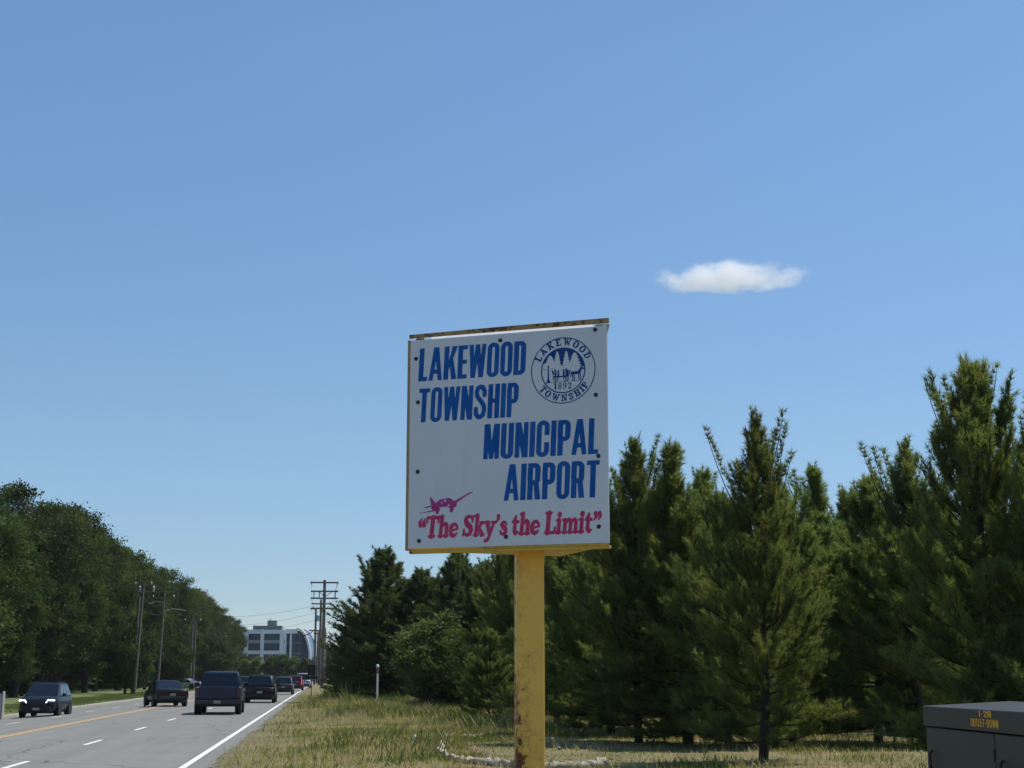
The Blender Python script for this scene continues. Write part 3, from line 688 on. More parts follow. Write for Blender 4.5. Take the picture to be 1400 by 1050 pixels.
    if ch == '9': return s_union(s_minus(sd_round(.3, .68, .3, .33, .29), sd_round(.3, .68, .14, .23, .13)), sd_stroke([(.53, .7), (.5, .35), (.36, .12), (.1, .06)], [.16, .14, .10, .13])), .62
    if ch == '2': return s_union(sd_stroke([(.1, .72), (.16, .88), (.32, .94), (.48, .86), (.5, .68), (.36, .42), (.08, .10)], [.16, .12, .11, .15, .17, .13, .10]), sd_box(.04, .6, 0, .15), sd_box(.52, .6, 0, .25)), .62
    raise KeyError(ch)
def cooper(ch):
    """fat soft-serif letter, capital height 1, x-height .68"""
    k = .235; f = lambda x, y, w=.15: sd_stroke([(x-w, y), (x+w, y)], .115)
    if ch == 'T': return s_union(sd_stroke([(.40, .06), (.40, .92)], k), sd_stroke([(.07, .93), (.73, .93)], .13), sd_stroke([(.06, .93), (.03, .70)], [.13, .09]), sd_stroke([(.74, .93), (.77, .70)], [.13, .09]), f(.40, .055, .16)), .80
    if ch == 'h': return s_union(sd_stroke([(.18, .06), (.18, .95)], .20), f(.10, .95, .06), f(.18, .055, .11), sd_stroke([(.2, .42), (.30, .58), (.43, .62), (.52, .54), (.53, .35), (.53, .06)], [.1, .13, .18, .21, .20, .20]), f(.53, .055, .11)), .70
    if ch == 'e': return s_union(sd_stroke(arc(.31, .32, .22, .265, 8, 322, 18), [.08]+[.12]*3+[.15]*3+[.20]*6+[.18]*3+[.13]*2+[.10]), sd_stroke([(.22, .30), (.50, .37)], .085)), .60
    if ch == 'S': return s_union(sd_stroke([(.58, .74), (.50, .90), (.34, .935), (.18, .86), (.15, .72), (.25, .58), (.46, .44), (.54, .29), (.48, .12), (.31, .065), (.14, .12), (.09, .27)], [.09, .10, .13, .19, .22, .25, .25, .22, .19, .13, .10, .09]), sd_stroke([(.60, .93), (.575, .68)], .09), sd_stroke([(.06, .06), (.09, .33)], .09)), .70
    if ch == 'k': return s_union(sd_stroke([(.18, .06), (.18, .95)], .20), f(.10, .95, .06), f(.18, .055, .11), sd_stroke([(.24, .30), (.50, .60)], [.11, .14]), f(.50, .62, .10), sd_stroke([(.32, .38), (.54, .08)], [.16, .22]), f(.57, .055, .09)), .70
    if ch == 'y': return s_union(sd_stroke([(.14, .60), (.33, .10)], [.22, .20]), f(.14, .62, .12), sd_stroke([(.55, .60), (.36, .08), (.24, -.19), (.11, -.22)], [.13, .14, .14, .17]), f(.54, .62, .11)), .66
    if ch == "'": return sd_stroke([(.13, .88), (.15, .78), (.05, .62)], [.2, .15, .05]), .26
    if ch == 's': return s_union(sd_stroke([(.42, .50), (.34, .61), (.20, .60), (.14, .50), (.24, .39), (.40, .28), (.42, .15), (.30, .06), (.14, .08), (.08, .2)], [.09, .10, .14, .19, .20, .20, .19, .14, .10, .09])), .52
    if ch == 't': return s_union(sd_stroke([(.20, .84), (.18, .20), (.26, .07), (.40, .12)], [.12, .21, .18, .09]), sd_stroke([(.05, .60), (.38, .60)], .12), sd_stroke([(.06, .6), (.19, .80)], .12)), .46
    if ch == 'L': return s_union(sd_stroke([(.22, .06), (.22, .94)], k), f(.22, .945, .15), sd_stroke([(.08, .055), (.62, .055)], .115), sd_stroke([(.62, .06), (.65, .30)], [.13, .08])), .70
    if ch == 'i': return s_union(sd_stroke([(.18, .06), (.18, .60)], .20), f(.11, .61, .06), f(.18, .055, .12), sd_circle(.18, .86, .125)), .38
    if ch == 'm':
        a = lambda x: sd_stroke([(x, .42), (x+.09, .58), (x+.21, .62), (x+.30, .54), (x+.31, .35), (x+.31, .06)], [.1, .13, .17, .19, .18, .18])
        return s_union(sd_stroke([(.18, .06), (.18, .60)], .19), f(.11, .61, .06), f(.18, .055, .09), a(.2), a(.52), f(.51, .055, .08), f(.83, .055, .09)), 1.00
    if ch == '"a': return s_union(sd_stroke([(.16, .58), (.10, .72), (.20, .90)], [.2, .16, .05]), sd_stroke([(.40, .58), (.34, .72), (.44, .90)], [.2, .16, .05])), .54
    if ch == '"b': return s_union(sd_stroke([(.14, .86), (.20, .74), (.08, .56)], [.2, .16, .05]), sd_stroke([(.38, .86), (.44, .74), (.32, .56)], [.2, .16, .05])), .50
    raise KeyError(ch)
def word_mesh(name, chars, font, gap, x0, x1, y0, y1, slant, step, fat=0.0):
    """a line of lettering whose caps run from y0 to y1 and which spans x0..x1"""
    items, x = [], 0.0
    for ch in chars:
        if ch == ' ': x += .26; continue
        g, w = font(ch); items.append((g, x, w)); x += w+gap
    wid = x-gap; hs = y1-y0; ws = (x1-x0-slant*hs*.5)/wid; vs_, fs_ = [], []
    for g, ox, w in items:
        me = shape_mesh(name, (lambda gg: lambda x, y: gg(x, y)-fat)(g), -.12, w+.12, -.36, 1.08, step)
        b = len(vs_); vs_ += [(x0+(v.co.x+ox)*ws + slant*v.co.z*hs, 0, y0+v.co.z*hs) for v in me.vertices]; fs_ += [tuple(b+i for i in p.vertices) for p in me.polygons]
        bpy.data.meshes.remove(me)
    me = bpy.data.meshes.new(name); me.from_pydata(vs_, [], fs_); me.update(); return me

# ------------------------------------------------------------------ the airport sign
PL, PR = np.array([.4652, 8.7055]), np.array([1.5585, 8.1767])       # lower front corners of the panel
ZB = 2.475; E1 = PR-PL; W = float(np.linalg.norm(E1)); ANG = math.atan2(E1[1], E1[0]); H = 1.245
pole_xy = (1.172, 8.66)
def faded_print(name, c, var):
    t = NT(name); n = t.noise(t.coord(), 7, 5, .7); n2 = t.noise(t.coord(), 120, 2)
    t.set(Base_Color=t.mix(t.ramp(n2, [(.64, (0, 0, 0)), (.80, (.16, .16, .16))]), t.ramp(n, [(.3, tuple(x*(1-var) for x in c)), (.75, tuple(min(1, x*(1+var)+.015) for x in c))]), (.55, .57, .60)), Roughness=.6, Specular_IOR_Level=.1); return t.m
M['blue_print'] = faded_print('blue_print', (.006, .096, .36), .14)
M['navy_print'] = faded_print('navy_print', (.005, .055, .225), .12)
M['red_print'] = faded_print('red_print', (.54, .046, .145), .18)
M['violet_print'] = faded_print('violet_print', (.42, .06, .24), .2)
t = NT('sign_panel_white'); c = t.coord(); n = t.noise(c, 1.3, 5, .6); n2 = t.noise(c, 9, 6, .7, (1, 1, .12))
t.set(Base_Color=t.mix(t.ramp(n2, [(.55, (0, 0, 0)), (.8, (.3, .3, .3))]), t.ramp(n, [(.3, (.60, .62, .66)), (.7, (.66, .68, .71))]), (.48, .48, .48)), Roughness=.45); M['panel'] = t.m
def rusty(name, paint, amount, zfade=None, edge=0):
    t = NT(name); c = t.coord(); n = t.noise(c, 7, 8, .72); n3 = t.noise(c, 26, 6, .7)
    v = t.math('ADD', t.math('MULTIPLY', n, .6), t.math('MULTIPLY', n3, .4))
    if zfade:
        sep = t.new('ShaderNodeSeparateXYZ'); t.l(c, sep.inputs[0])
        mr = t.new('ShaderNodeMapRange'); mr.inputs[1].default_value, mr.inputs[2].default_value, mr.inputs[3].default_value, mr.inputs[4].default_value = zfade[0], zfade[1], .075, -.10
        t.l(sep.outputs[2], mr.inputs[0]); v = t.math('ADD', v, mr.outputs[0])
        mx_ = t.new('ShaderNodeMapRange'); mx_.inputs[1].default_value, mx_.inputs[2].default_value, mx_.inputs[3].default_value, mx_.inputs[4].default_value = -.085, .085, .085, -.06
        t.l(sep.outputs[0], mx_.inputs[0]); v = t.math('ADD', v, mx_.outputs[0])
    mask = t.ramp(v, [(amount, (0, 0, 0)), (amount+.035, (1, 1, 1))])
    halo = t.ramp(v, [(amount-.09, (0, 0, 0)), (amount+.02, (.55, .55, .55))])
    rc = t.ramp(n3, [(.3, (.055, .020, .010)), (.7, (.20, .075, .025))])
    soft = t.noise(c, 2.2, 4); pc = t.ramp(soft, [(.3, tuple(x*.88 for x in paint)), (.7, paint)])
    col = t.mix(mask, t.mix(halo, pc, (.34, .17, .04)), rc)
    t.set(Base_Color=col, Roughness=t.ramp(mask, [(0, (.45,)*3), (1, (.95,)*3)])); t.bump(t.math('ADD', mask, n3), .3, .003); return t.m
M['yellow_post'] = rusty('yellow_post_paint', (.84, .495, .080), .575, (0.9, 2.3))
M['yellow_frame'] = rusty('yellow_frame_paint', (.62, .38, .04), .57)
M['rust_cap'] = rusty('rusty_cap_steel', (.36, .24, .09), .50)
M['tan_edge'] = rusty('weathered_edge', (.30, .24, .14), .6)
sign = empty('airport_sign', (pole_xy[0], pole_xy[1], .12), 0, 'square white airport sign with blue and red lettering on a rusty yellow post', 'sign')
MS = Matrix.Translation((PL[0]-pole_xy[0], PL[1]-pole_xy[1], ZB-.12)) @ Matrix.Rotation(ANG, 4, 'Z')   # panel frame: x along the face, y backward, z up
post = MB().box(-.078, .078, -.078, .078, -.5, ZB-.12-.012).build('post', M['yellow_post'], sign, bevel=.006, segs=2)
# three corners of the wedge-shaped cabinet behind the face, in the panel frame
inv = Matrix.Rotation(-ANG, 3, 'Z')
apex = inv @ Vector((1.415-PL[0], 9.02-PL[1], 0))
tri = [(-.020, .012), (W-.004, .012), (apex.x, apex.y)]
bot = MB(); bot.loft([[MS @ Vector((x, y, z)) for x, y in tri] for z in (-.012, .0)]); bot.build('bottom_plate', M['yellow_frame'], sign)
rail = MB()
rail.box(.0, W, .010, .045, -.030, -.0125, MS)
d = Vector((tri[2][0]-tri[0][0], tri[2][1]-tri[0][1], 0)); 
rail.build('bottom_rail', M['yellow_frame'], sign, bevel=.004)
def wall(a, b, z0, z1, th):
    a, b = Vector((*a, 0)), Vector((*b, 0)); n = (b-a).cross(Vector((0, 0, 1))).normalized()*th; mb = MB()
    mb.loft([[MS @ (p + Vector((0, 0, z))) for p in (a, b, b+n, a+n)] for z in (z0, z1)]); return mb
wall((tri[0][0]+.004, tri[0][1]+.03), tri[2], .003, H-.02, .006).build('back_panel', M['panel'], sign)
wall(tri[2], (tri[1][0]-.004, tri[1][1]+.03), .003, H-.02, .006).build('end_panel', M['panel'], sign)
edge = MB().box(-.022, -.003, .004, .040, -.010, H+.004, MS).build('edge_strip', M['tan_edge'], sign, bevel=.003)
# lip of translucent sheet above the frame, lit from behind, under a strip of rusty steel
t = NT('translucent_sheet'); tr = t.new('ShaderNodeBsdfTranslucent'); tr.inputs[0].default_value = (.9, .91, .92, 1)
mx = t.new('ShaderNodeMixShader'); mx.inputs[0].default_value = .95; t.set(Base_Color=(.8, .8, .8)); t.l(t.p.outputs[0], mx.inputs[1]); t.l(tr.outputs[0], mx.inputs[2]); t.l(mx.outputs[0], t.out.inputs[0])
MB().quad(*[MS @ Vector(p) for p in ((.12, .030, H-.012), (W-.09, .030, H-.012), (W-.09, .030, H+.024), (.12, .030, H+.022))]).build('top_lip', t.m, sign)
cap = MB(); cap.loft([[MS @ Vector(p) for p in ((-.012, .0, H+.012), (-.012, .006, H+.012), (-.012, .006, H+.036), (-.012, .0, H+.036))], [MS @ Vector(p) for p in ((W*.5, -.002, H+.014), (W*.5, .005, H+.014), (W*.5, .005, H+.043), (W*.5, -.002, H+.043))],
                      [MS @ Vector(p) for p in ((W+.014, .0, H+.014), (W+.014, .006, H+.014), (W+.014, .006, H+.046), (W+.014, .0, H+.046))]])
cap.build('cap_strip', M['rust_cap'], sign, bevel=.002)
MB().add([MS @ Vector(p) for p in ((W-.002, .002, H-.06), (W+.012, .024, H+.012), (W-.012, .002, H+.012), (W-.002, .006, H-.06), (W+.012, .028, H+.012), (W-.012, .006, H+.012))], [(0, 1, 2), (5, 4, 3), (0, 3, 4, 1), (1, 4, 5, 2), (2, 5, 3, 0)]).build('corner_gusset', M['tan_edge'], sign)
for x in (.03, W-.07): MB().box(x, x+.05, .010, .02, H-.002, H+.013, MS).build('cap_bracket', M['rust_cap'], sign)
pan = MB().box(0, W, 0, .0035, 0, H).build('panel', M['panel'], sign, bevel=.0012); pan.matrix_local = MS
def print_on(name, me, mat, dy):
    o = link_mesh(name, me, mat, pan); o.location = (0, -dy, 0)
    return o
wm = lambda txt, u0, u1, v0, v1, sl_: word_mesh('lettering', txt, gothic, .045, u0*W, u1*W, v0*H, v1*H, sl_, .010)
for txt, u0, u1, v0, v1 in (('LAKEWOOD', .042, .598, .796, .957), ('TOWNSHIP', .042, .560, .597, .760), ('MUNICIPAL', .382, .955, .405, .570), ('AIRPORT', .486, .956, .207, .376)):
    tag(print_on('lettering', wm(txt, u0, u1, v0, v1, .045), M['blue_print'], .0012), 'blue condensed capitals ' + txt)
tag(print_on('lettering', word_mesh('lettering', ['"a']+list("The Sky's the Limit")+['"b'], cooper, -.01, .044*W, .962*W, .048*H, .148*H, .10, .02, .016), M['red_print'], .0012), 'red soft-serif lettering with quotation marks')
pl = s_union(sd_stroke([(.10, .02), (.22, .035), (.36, .055)], [.012, .014, .03]), sd_stroke([(.19, .115), (.34, .155)], [.022, .03]), sd_poly([(.275, .33), (.30, .32), (.385, .20), (.36, .12), (.31, .15)]),
             sd_stroke([(.36, .11), (.50, .185), (.62, .20), (.72, .16)], [.10, .17, .18, .12]), sd_stroke([(.42, .10), (.42, .01)], [.12, .05]), sd_stroke([(.69, .15), (.68, .035)], [.11, .055]), sd_stroke([(.66, .17), (.78, .22), (.99, .355)], [.07, .05, .02]), sd_stroke([(.98, .35), (1.07, .385)], [.035, .012]))
pl = s_minus(pl, sd_circle(.56, .24, .022), sd_circle(.50, .20, .016), sd_circle(.63, .15, .02), sd_stroke([(.47, .105), (.6, .115)], .022))
me = shape_mesh('plane_print', pl, .05, 1.1, -.03, .42, .006)
for v in me.vertices: v.co.x = (.060 + (v.co.x-.10)*.278)*W; v.co.z = (.160 + (v.co.z)*.245)*H - .0*v.co.x
tag(print_on('plane_print', me, M['violet_print'], .0012), 'small magenta aeroplane drawing')
# the round seal
def seal_shape():
    R1, R2 = 1.0, .69; fs_ = [s_minus(sd_circle(0, 0, R1), sd_circle(0, 0, R1-.028)), s_minus(sd_circle(0, 0, R2), sd_circle(0, 0, R2-.035))]
    def pine(cx, top, w, h):
        pts_l, pts_r = [(cx, top)], []; n = 5
        for i in range(1, n+1):
            y = top-h*i/n; ww = w*(.22+.78*i/n); pts_l += [(cx-ww, y), (cx-ww*.62, y+.012)]; pts_r += [(cx+ww, y+.01), (cx+ww*.60, y+.025)]
        return sd_poly(pts_l + [(cx-w*.5, top-h-.6), (cx+w*.5, top-h-.6)] + pts_r[::-1])
    skyz = s_and(sd_circle(0, 0, R2-.01), sd_poly([(-.8, .22), (-.34, .26), (-.05, .14), (.26, .12), (.44, .10), (.8, .06), (.8, 1), (-.8, 1)]))
    fs_.append(s_minus(skyz, pine(-.40, .48, .20, .30), pine(-.18, .60, .14, .46), pine(.10, .60, .14, .46), pine(.36, .53, .24, .44), sd_poly([(-.70, -.5), (.7, -.5), (.62, .08), (.3, .10), (-.3, .16), (-.62, .20)])))
    fs_ += [sd_stroke([(-.46, .13), (-.46, -.30)], [.035, .05]), sd_poly([(-.52, -.35), (-.40, -.35), (-.44, -.22), (-.48, -.22)]), sd_circle(-.46, .14, .03), sd_stroke([(-.54, -.355), (.46, -.33)], .012),
            sd_stroke([(-.62, .06), (-.50, .05)], .012), sd_stroke([(-.40, .07), (-.22, .05)], .012)]
    for cx in (-.23, .09):                                  # carriage wheels with people seated above
        fs_ += [s_minus(sd_circle(cx, -.25, .085), sd_circle(cx, -.25, .065)), sd_stroke([(cx-.08, -.25), (cx+.08, -.25)], .012), sd_stroke([(cx, -.33), (cx, -.17)], .012), sd_stroke([(cx-.06, -.19), (cx+.06, -.31)], .012)]
    fs_ += [sd_poly([(-.34, -.16), (.19, -.16), (.17, -.205), (-.30, -.205)]), sd_stroke([(-.30, -.1), (-.33, .0)], .05), sd_stroke([(.19, -.1), (.22, -.02)], .03)]
    for cx, hh in ((-.24, .02), (-.15, .0), (.02, .03), (.10, .05), (.15, .0)): fs_ += [sd_circle(cx, hh-.02, .03), sd_stroke([(cx, hh-.07), (cx, -.15)], .055)]
    fs_ += [sd_stroke([(.30, -.10), (.49, -.09)], .09), sd_stroke([(.50, -.06), (.58, .05)], [.09, .06]), sd_stroke([(.575, .05), (.64, .01)], [.06, .04]), sd_stroke([(.26, -.06), (.24, -.2)], .03), sd_stroke([(.2, -.12), (.32, -.1)], .012)]
    for cx in (.29, .34, .48, .53): fs_.append(sd_stroke([(cx, -.1), (cx+.01, -.325)], .026))
    hgt = .195
    def place(g, w, r, ang, flip):
        a = math.radians(ang)
        def f(x, y):
            rx, ry = math.cos(a), math.sin(a)
            if flip: u = -(x*-ry+y*rx)*-1; v = -(x*rx+y*ry)
            else: u = x*ry-y*rx; v = x*rx+y*ry
            r0_ = r if not flip else -r
            return g((u)/hgt*1.0 + w/2, (v-r0_)/hgt)*hgt - .004
        return f
    def ring(txt, r, a0, a1, flip):
        ws = [roman(c_)[1] for c_ in txt]; tot = sum(ws); acc = 0; gaps = (len(txt)-1)
        for c_, w in zip(txt, ws):
            t_ = (acc + w/2)/tot; acc += w
            g, w_ = roman(c_); fs_.append(place(g, w_, r, a0+(a1-a0)*t_, flip))
    ring('LAKEWOOD', .760, 160, 20, False); ring('TOWNSHIP', .925, 213, 331, True)
    x = -.30
    for c_ in '1892':
        g, w = roman(c_); fs_.append((lambda g, ox: lambda X, Y: g((X-ox)/.19, (Y+.56)/.19)*.19)(g, x)); x += w*.19+.035
    return s_union(*fs_)
me = shape_mesh('seal', seal_shape(), -1.02, 1.02, -1.02, 1.02, .0085)
for v in me.vertices: v.co.x = .784*W + v.co.x*.1595*W; v.co.z = .803*H + v.co.z*.1565*H
tag(print_on('seal', me, M['navy_print'], .0012), 'round navy township seal dated 1892 with pines and a carriage')
bolt = None
for u, v in ((.029, .908), (.468, .968), (.944, .985), (.042, .695), (.944, .678), (.045, .361), (.953, .395), (.056, .034), (.498, .041), (.951, .074)):
    if bolt is None: bolt = MB().lathe([(.0001, -.007), (.009, -.006), (.012, -.003), (.0125, .0)], 12, 'y').build('bolt', M['black_metal'], pan); o = bolt
    else: o = bolt.copy(); COL.objects.link(o); o.parent = pan
    o.location = (u*W, -.0005, v*H)

# ------------------------------------------------------------------ utility box at the right
t = NT('green_grey_enamel'); c = t.coord(); n = t.noise(c, 3, 5, .6); n2 = t.noise(c, 30, 4, .6)
t.set(Base_Color=t.mix(.3, t.ramp(n, [(.3, (.048, .049, .044)), (.7, (.060, .061, .055))]), t.ramp(n2, [(.3, (.035, .036, .032)), (.7, (.08, .081, .073))])), Roughness=.5, Specular_IOR_Level=.2); M['box'] = t.m
A = np.array([1264-700, 12.0]); 
bx = at_y(1264, 965, 11.45); ub = empty('utility_box', (bx.x, bx.y, .10), -math.pi/2 - math.radians(3.6), 'olive grey metal utility box with orange stencilled lettering at the right edge', 'utility box')
zt = bx.z - .10         # its local x runs along the front toward the camera, local y to the right of it (away from the road)
BL_, BD_ = 2.3, 1.25
Mb = Matrix.Identity(4)
MB().box(-.08, BL_+.08, -.08, BD_+.08, -.2, .04).build('base_pad', M['concrete'], ub, bevel=.015)
MB().box(.01, BL_-.01, .03, BD_-.02, .045, zt-.16).build('body', M['box'], ub)
lid = MB(); lid.loft([[Vector(p) for p in ((-.015, -.012, zt-.15), (-.015, BD_+.02, zt-.15), (-.015, BD_+.02, zt+.0), (-.015, BD_*.55, zt+.035), (-.015, -.012, zt))], [Vector(p) for p in ((BL_+.015, -.012, zt-.15), (BL_+.015, BD_+.02, zt-.15), (BL_+.015, BD_+.02, zt), (BL_+.015, BD_*.55, zt+.035), (BL_+.015, -.012, zt))]])
lid.build('lid', M['box'], ub, bevel=.008)
xs_ = [0, 1.42, BL_]
for a, b in zip(xs_, xs_[1:]):
    dd = MB().box(a+.006, b-.006, .0, .028, .06, zt-.163).build('door', M['box'], ub, bevel=.006)
    MB().tube([(a+.17, -.012, zt-.48), (a+.17, -.035, zt-.45), (a+.17, -.035, zt-.36), (a+.17, -.012, zt-.33)], .011, 8).build('handle', M['black_metal'], dd)
    for hz in (.25, zt-.35): MB().tube([(b-.012, -.004, hz), (b-.012, -.004, hz+.09)], .007, 6).build('hinge', M['box'], dd)
M['orange_print'] = faded_print('orange_stencil', (.90, .46, .05), .25)
def stencil(txt, x0, x1, z0, z1):
    def font(ch):
        if ch == 'B': 
            return s_minus(sd_round(.19, .5, .2, .5, .12), sd_box(.13, .26, .13, .43), sd_box(.13, .26, .57, .87)), .40
        if ch == 'F': return s_union(sd_box(0, .13, 0, 1), sd_box(0, .34, .87, 1), sd_box(0, .3, .45, .57)), .35
        if ch == '2': return sd_stroke([(.06, .72), (.1, .9), (.2, .94), (.31, .88), (.33, .7), (.25, .5), (.08, .07), (.36, .07)], .12), .4
        if ch == '-': return sd_box(0, .2, .42, .55), .22
        return gothic(ch, .12, .11)
    return word_mesh('lettering', txt, font, .07, x0, x1, z0, z1, 0, .03)
lt_ = []
for txt, x0, x1, za, zb in (('I-2B', 1.19, 1.42, zt-.052, zt-.008), ('OUTLET-DOWN', 1.02, 1.54, zt-.120, zt-.066)):
    o = link_mesh('lettering', stencil(txt, x0, x1, za, zb), M['orange_print'], ub); o.location = (0, -.0135, 0)

# ------------------------------------------------------------------ utility poles and wires
def pole_body(name, h, r, wood, lab, cat, group, loc, lean=0.0):
    p = empty(name, loc, 0, lab, cat, group)
    MB().tube([(0, 0, -.5), (lean*.5, 0, h*.5), (lean, 0, h)], [r, r*.86, r*.7], 10).build('shaft', wood, p, 60)
    return p
def crossarm(p, z, x0, x1, wood, insul=(), down=False, x=0.0):
    hh_ = .11 if wood is M['pole_dark'] else .06; a = MB().box(x0, x1, -.16, -.04, z-hh_, z+hh_).build('crossarm', wood, p)
    for q in insul:
        s = -1 if down else 1
        MB().lathe([(.02, .06*s), (.05, .10*s), (.05, .14*s), (.075, .18*s), (.04, .22*s), (.06, .27*s), (.02, .32*s)], 8, 'z', Matrix.Translation((q, -.1, z))).build('insulator', M['steel'], a)
    return a
GR = 'utility poles on the right verge'
# nearest tall pole with five arms
pr = ground_point(440.5, 939, .1); Y1 = pr.y
def xr(px, Y): return at_y(px, 923, Y).x
def zr(py, px, Y): return at_y(px, py, Y).z
p1 = pole_body('utility_pole', zr(793, 440, Y1)-.1, .30, M['pole_dark'], 'tallest dark wooden utility pole with long stacked crossarms on the right verge', 'utility pole', GR, (pr.x, Y1, .1))
X = lambda px: xr(px, Y1)-pr.x
for yy, a, b, ins, dn in ((796.5, 421, 460, (422.5, 459), True), (808.5, 422, 460, (424, 458), False), (818, 422, 460, (427, 433.5, 455.5), False), (832, 422, 460, (423.5, 427, 457.5), True)):
    crossarm(p1, zr(yy, 440, Y1)-.1, X(a), X(b), M['pole_dark'], [X(q) for q in ins], dn)
z2, z3 = zr(808.5, 440, Y1)-.1, zr(818, 440, Y1)-.1
for q in (426.5, 433.8, 456): MB().tube([(X(q), -.1, z2), (X(q), -.1, z3)], .07, 6).build('switch', M['black_metal'], p1)
MB().tube([(0, -.1, z2-.85), (X(452), -.1, z2)], .05, 6).build('brace', M['pole_dark'], p1)
MB().tube([(0, -.1, z2-.75), (X(433), -.1, z2)], .05, 6).build('brace', M['pole_dark'], p1)
mb = MB(); z4 = zr(832, 440, Y1)-.1; zz = zr(846, 440, Y1)-.1
mb.tube([(X(456), -.1, z4), (X(456.5), -.1, z4-.8), (X(454), -.1, z4-1.3), (X(448), -.1, z4-1.55), (X(441.5), -.1, zz)], .025, 5); mb.build('cable_drop', M['wire'], p1)
mb = MB(); mb.tube([(X(459), -.1, zr(796.5, 440, Y1)-.1), (X(456), -.1, z2)], .02, 5); mb.tube([(X(423), -.1, zr(796.5, 440, Y1)-.1), (X(423.5), -.1, z2)], .02, 5); mb.build('jumper_cable', M['wire'], p1)
specs = [(436.6, 819.5, 262, ((825.5, 423, 450, (424, 449)), (831.5, 424, 448, (426, 446))), 'second utility pole behind the tallest, with two shorter crossarms'),
         (429.8, 832, 292, ((862, 421, 441, (422, 440)),), 'third utility pole behind the tallest, standing to its left'),
         (433.5, 862, 330, ((866, 427, 446, (428, 445)),), 'fourth and smallest utility pole in the cluster'),
         (443.2, 858, 310, ((872, 436, 449, (437, 448)),), 'slim utility pole just right of the tallest')]
rp = [p1]
for px, top, Y, arms, lab in specs:
    x = xr(px, Y); p = pole_body('utility_pole', zr(top, px, Y)-.05, .28, M['pole_wood'] if top > 835 else M['pole_dark'], lab, 'utility pole', GR, (x, Y, .05)); rp.append(p)
    for yy, a, b, ins in arms: crossarm(p, zr(yy, px, Y)-.05, xr(a, Y)-x, xr(b, Y)-x, M['pole_dark'], [xr(q, Y)-x for q in ins])
# transformer and drop on the second pole, lamp arm on the third
tx = MB().lathe([(.0, -.5), (.26, -.5), (.28, .45), (.2, .52), (.05, .55)], 12, 'z', Matrix.Translation((-.5, -.2, zr(846, 436, 262)))).build('transformer', M['steel'], rp[1], 50)
px3, Y3 = 429.8, 292
mb = MB(); z_ = zr(860, 430, Y3)-.05; xa = xr(414, Y3)-xr(px3, Y3)
mb.tube([(0, -.1, z_), (xa*.5, -.1, z_-.9), (xa*.85, -.1, z_-1.15), (xa, -.1, z_-1.2)], .09, 6)
arm = mb.build('lamp_arm', M['black_metal'], rp[2]); MB().box(xa-.6, xa+.3, -.28, .08, z_-1.42, z_-1.18).build('lamp_head', M['black_metal'], arm, bevel=.05)
# poles along the far (left) side
GL = 'utility poles on the far side of the road'
left_specs = [(184.5, 797, 158, .45, 'nearest far-side utility pole, leaning, in front of the oaks', ((.1, .9, -.9),)), (181.5, 815, 160, .3, 'weathered pole propped close beside the nearest far-side pole', ()),
              (216, 810, 182, .35, 'far-side utility pole with a street lamp arm above the dark sedan', ((.5, 1.2, -1.4),)), (260, 845, 222, .1, 'paired far-side utility pole left of the pickup truck', ((.3, 1.2, -1.2),)), (264, 850, 226, .1, 'paired far-side utility pole right beside its twin', ()), (300, 868, 300, 0, 'far-side utility pole seen above the pickup truck', ((.3, 1.1, -1.1),))]
lp = []
for px, top, Y, lean, lab, arms in left_specs:
    x = xr(px, Y); h = zr(top, px, Y)+.2; p = pole_body('utility_pole', h, .17, M['pole_wood'], lab, 'utility pole', GL, (x, Y, -.2), lean); lp.append((p, h))
    for dz, a, b in arms: crossarm(p, h-dz-.1, b+lean*.95, a+lean*.95, M['pole_wood'], (b+.1+lean, a-.1+lean))
p, h = lp[2]
la = MB().tube([(.3, -.1, h-1.2), (-.5, -.1, h-1.05), (-1.1, -.1, h-1.2)], .05, 6).build('lamp_arm', M['steel'], p); MB().box(-1.5, -1.0, -.2, .02, h-1.34, h-1.2).build('lamp_head', M['steel'], la, bevel=.04)
MB().tube([(.3, -.1, h-2.2), (1.4, -.1, h-1.9), (2.9, -.1, h-2.1)], .04, 6).build('service_bracket', M['steel'], p)
for k, dx in ((0, -.5), (0, .9)): 
    q, hh = lp[k]; MB().lathe([(.0, -.3), (.09, -.3), (.1, .2), (.03, .28)], 8, 'z', Matrix.Translation((dx+.6, -.2, hh-.6))).build('fuse_cutout', M['steel'], q)
def wire(a, b, sag, lab, grp, r=.018):
    a, b = Vector(a), Vector(b); pts = [a.lerp(b, s) - Vector((0, 0, sag*4*s*(1-s))) for s in [i/12 for i in range(13)]]
    c_ = a.copy(); mb = MB().tube([p_-c_ for p_ in pts], r, 4); o = mb.build('power_line', M['wire']); o.location = c_
    tag(o, lab, 'power line', grp)
zt1 = {q: zr(q, 440, Y1) for q in (796.5, 818, 832)}
for q, pa, pb in ((796.5, 423, 459), (818, 423, 456), (832, 425, 459)):
    for pp in (pa, pb):
        x0 = xr(pp, Y1); Yb = 262; 
        wire((x0, Y1-.1, zt1[q]+.3), (xr(436.6, Yb)+(x0-pr.x)*.8, Yb, zr(825.5, 436, Yb)+.2), .7, 'thin wire strung between the right-hand utility poles', 'wires between the right-hand poles')
for q, x_, yy in ((0, -45, 816), (1, -44, 846), (2, -43, 857)):
    wire((xr(436, 262), 262, zr(826+q*10, 436, 262)), (-24, 300+q*8, zr((842, 853, 862)[q], 300, 300)), .9, 'thin wire crossing the sky from the pole cluster over the road to the oaks', 'wires crossing the road')
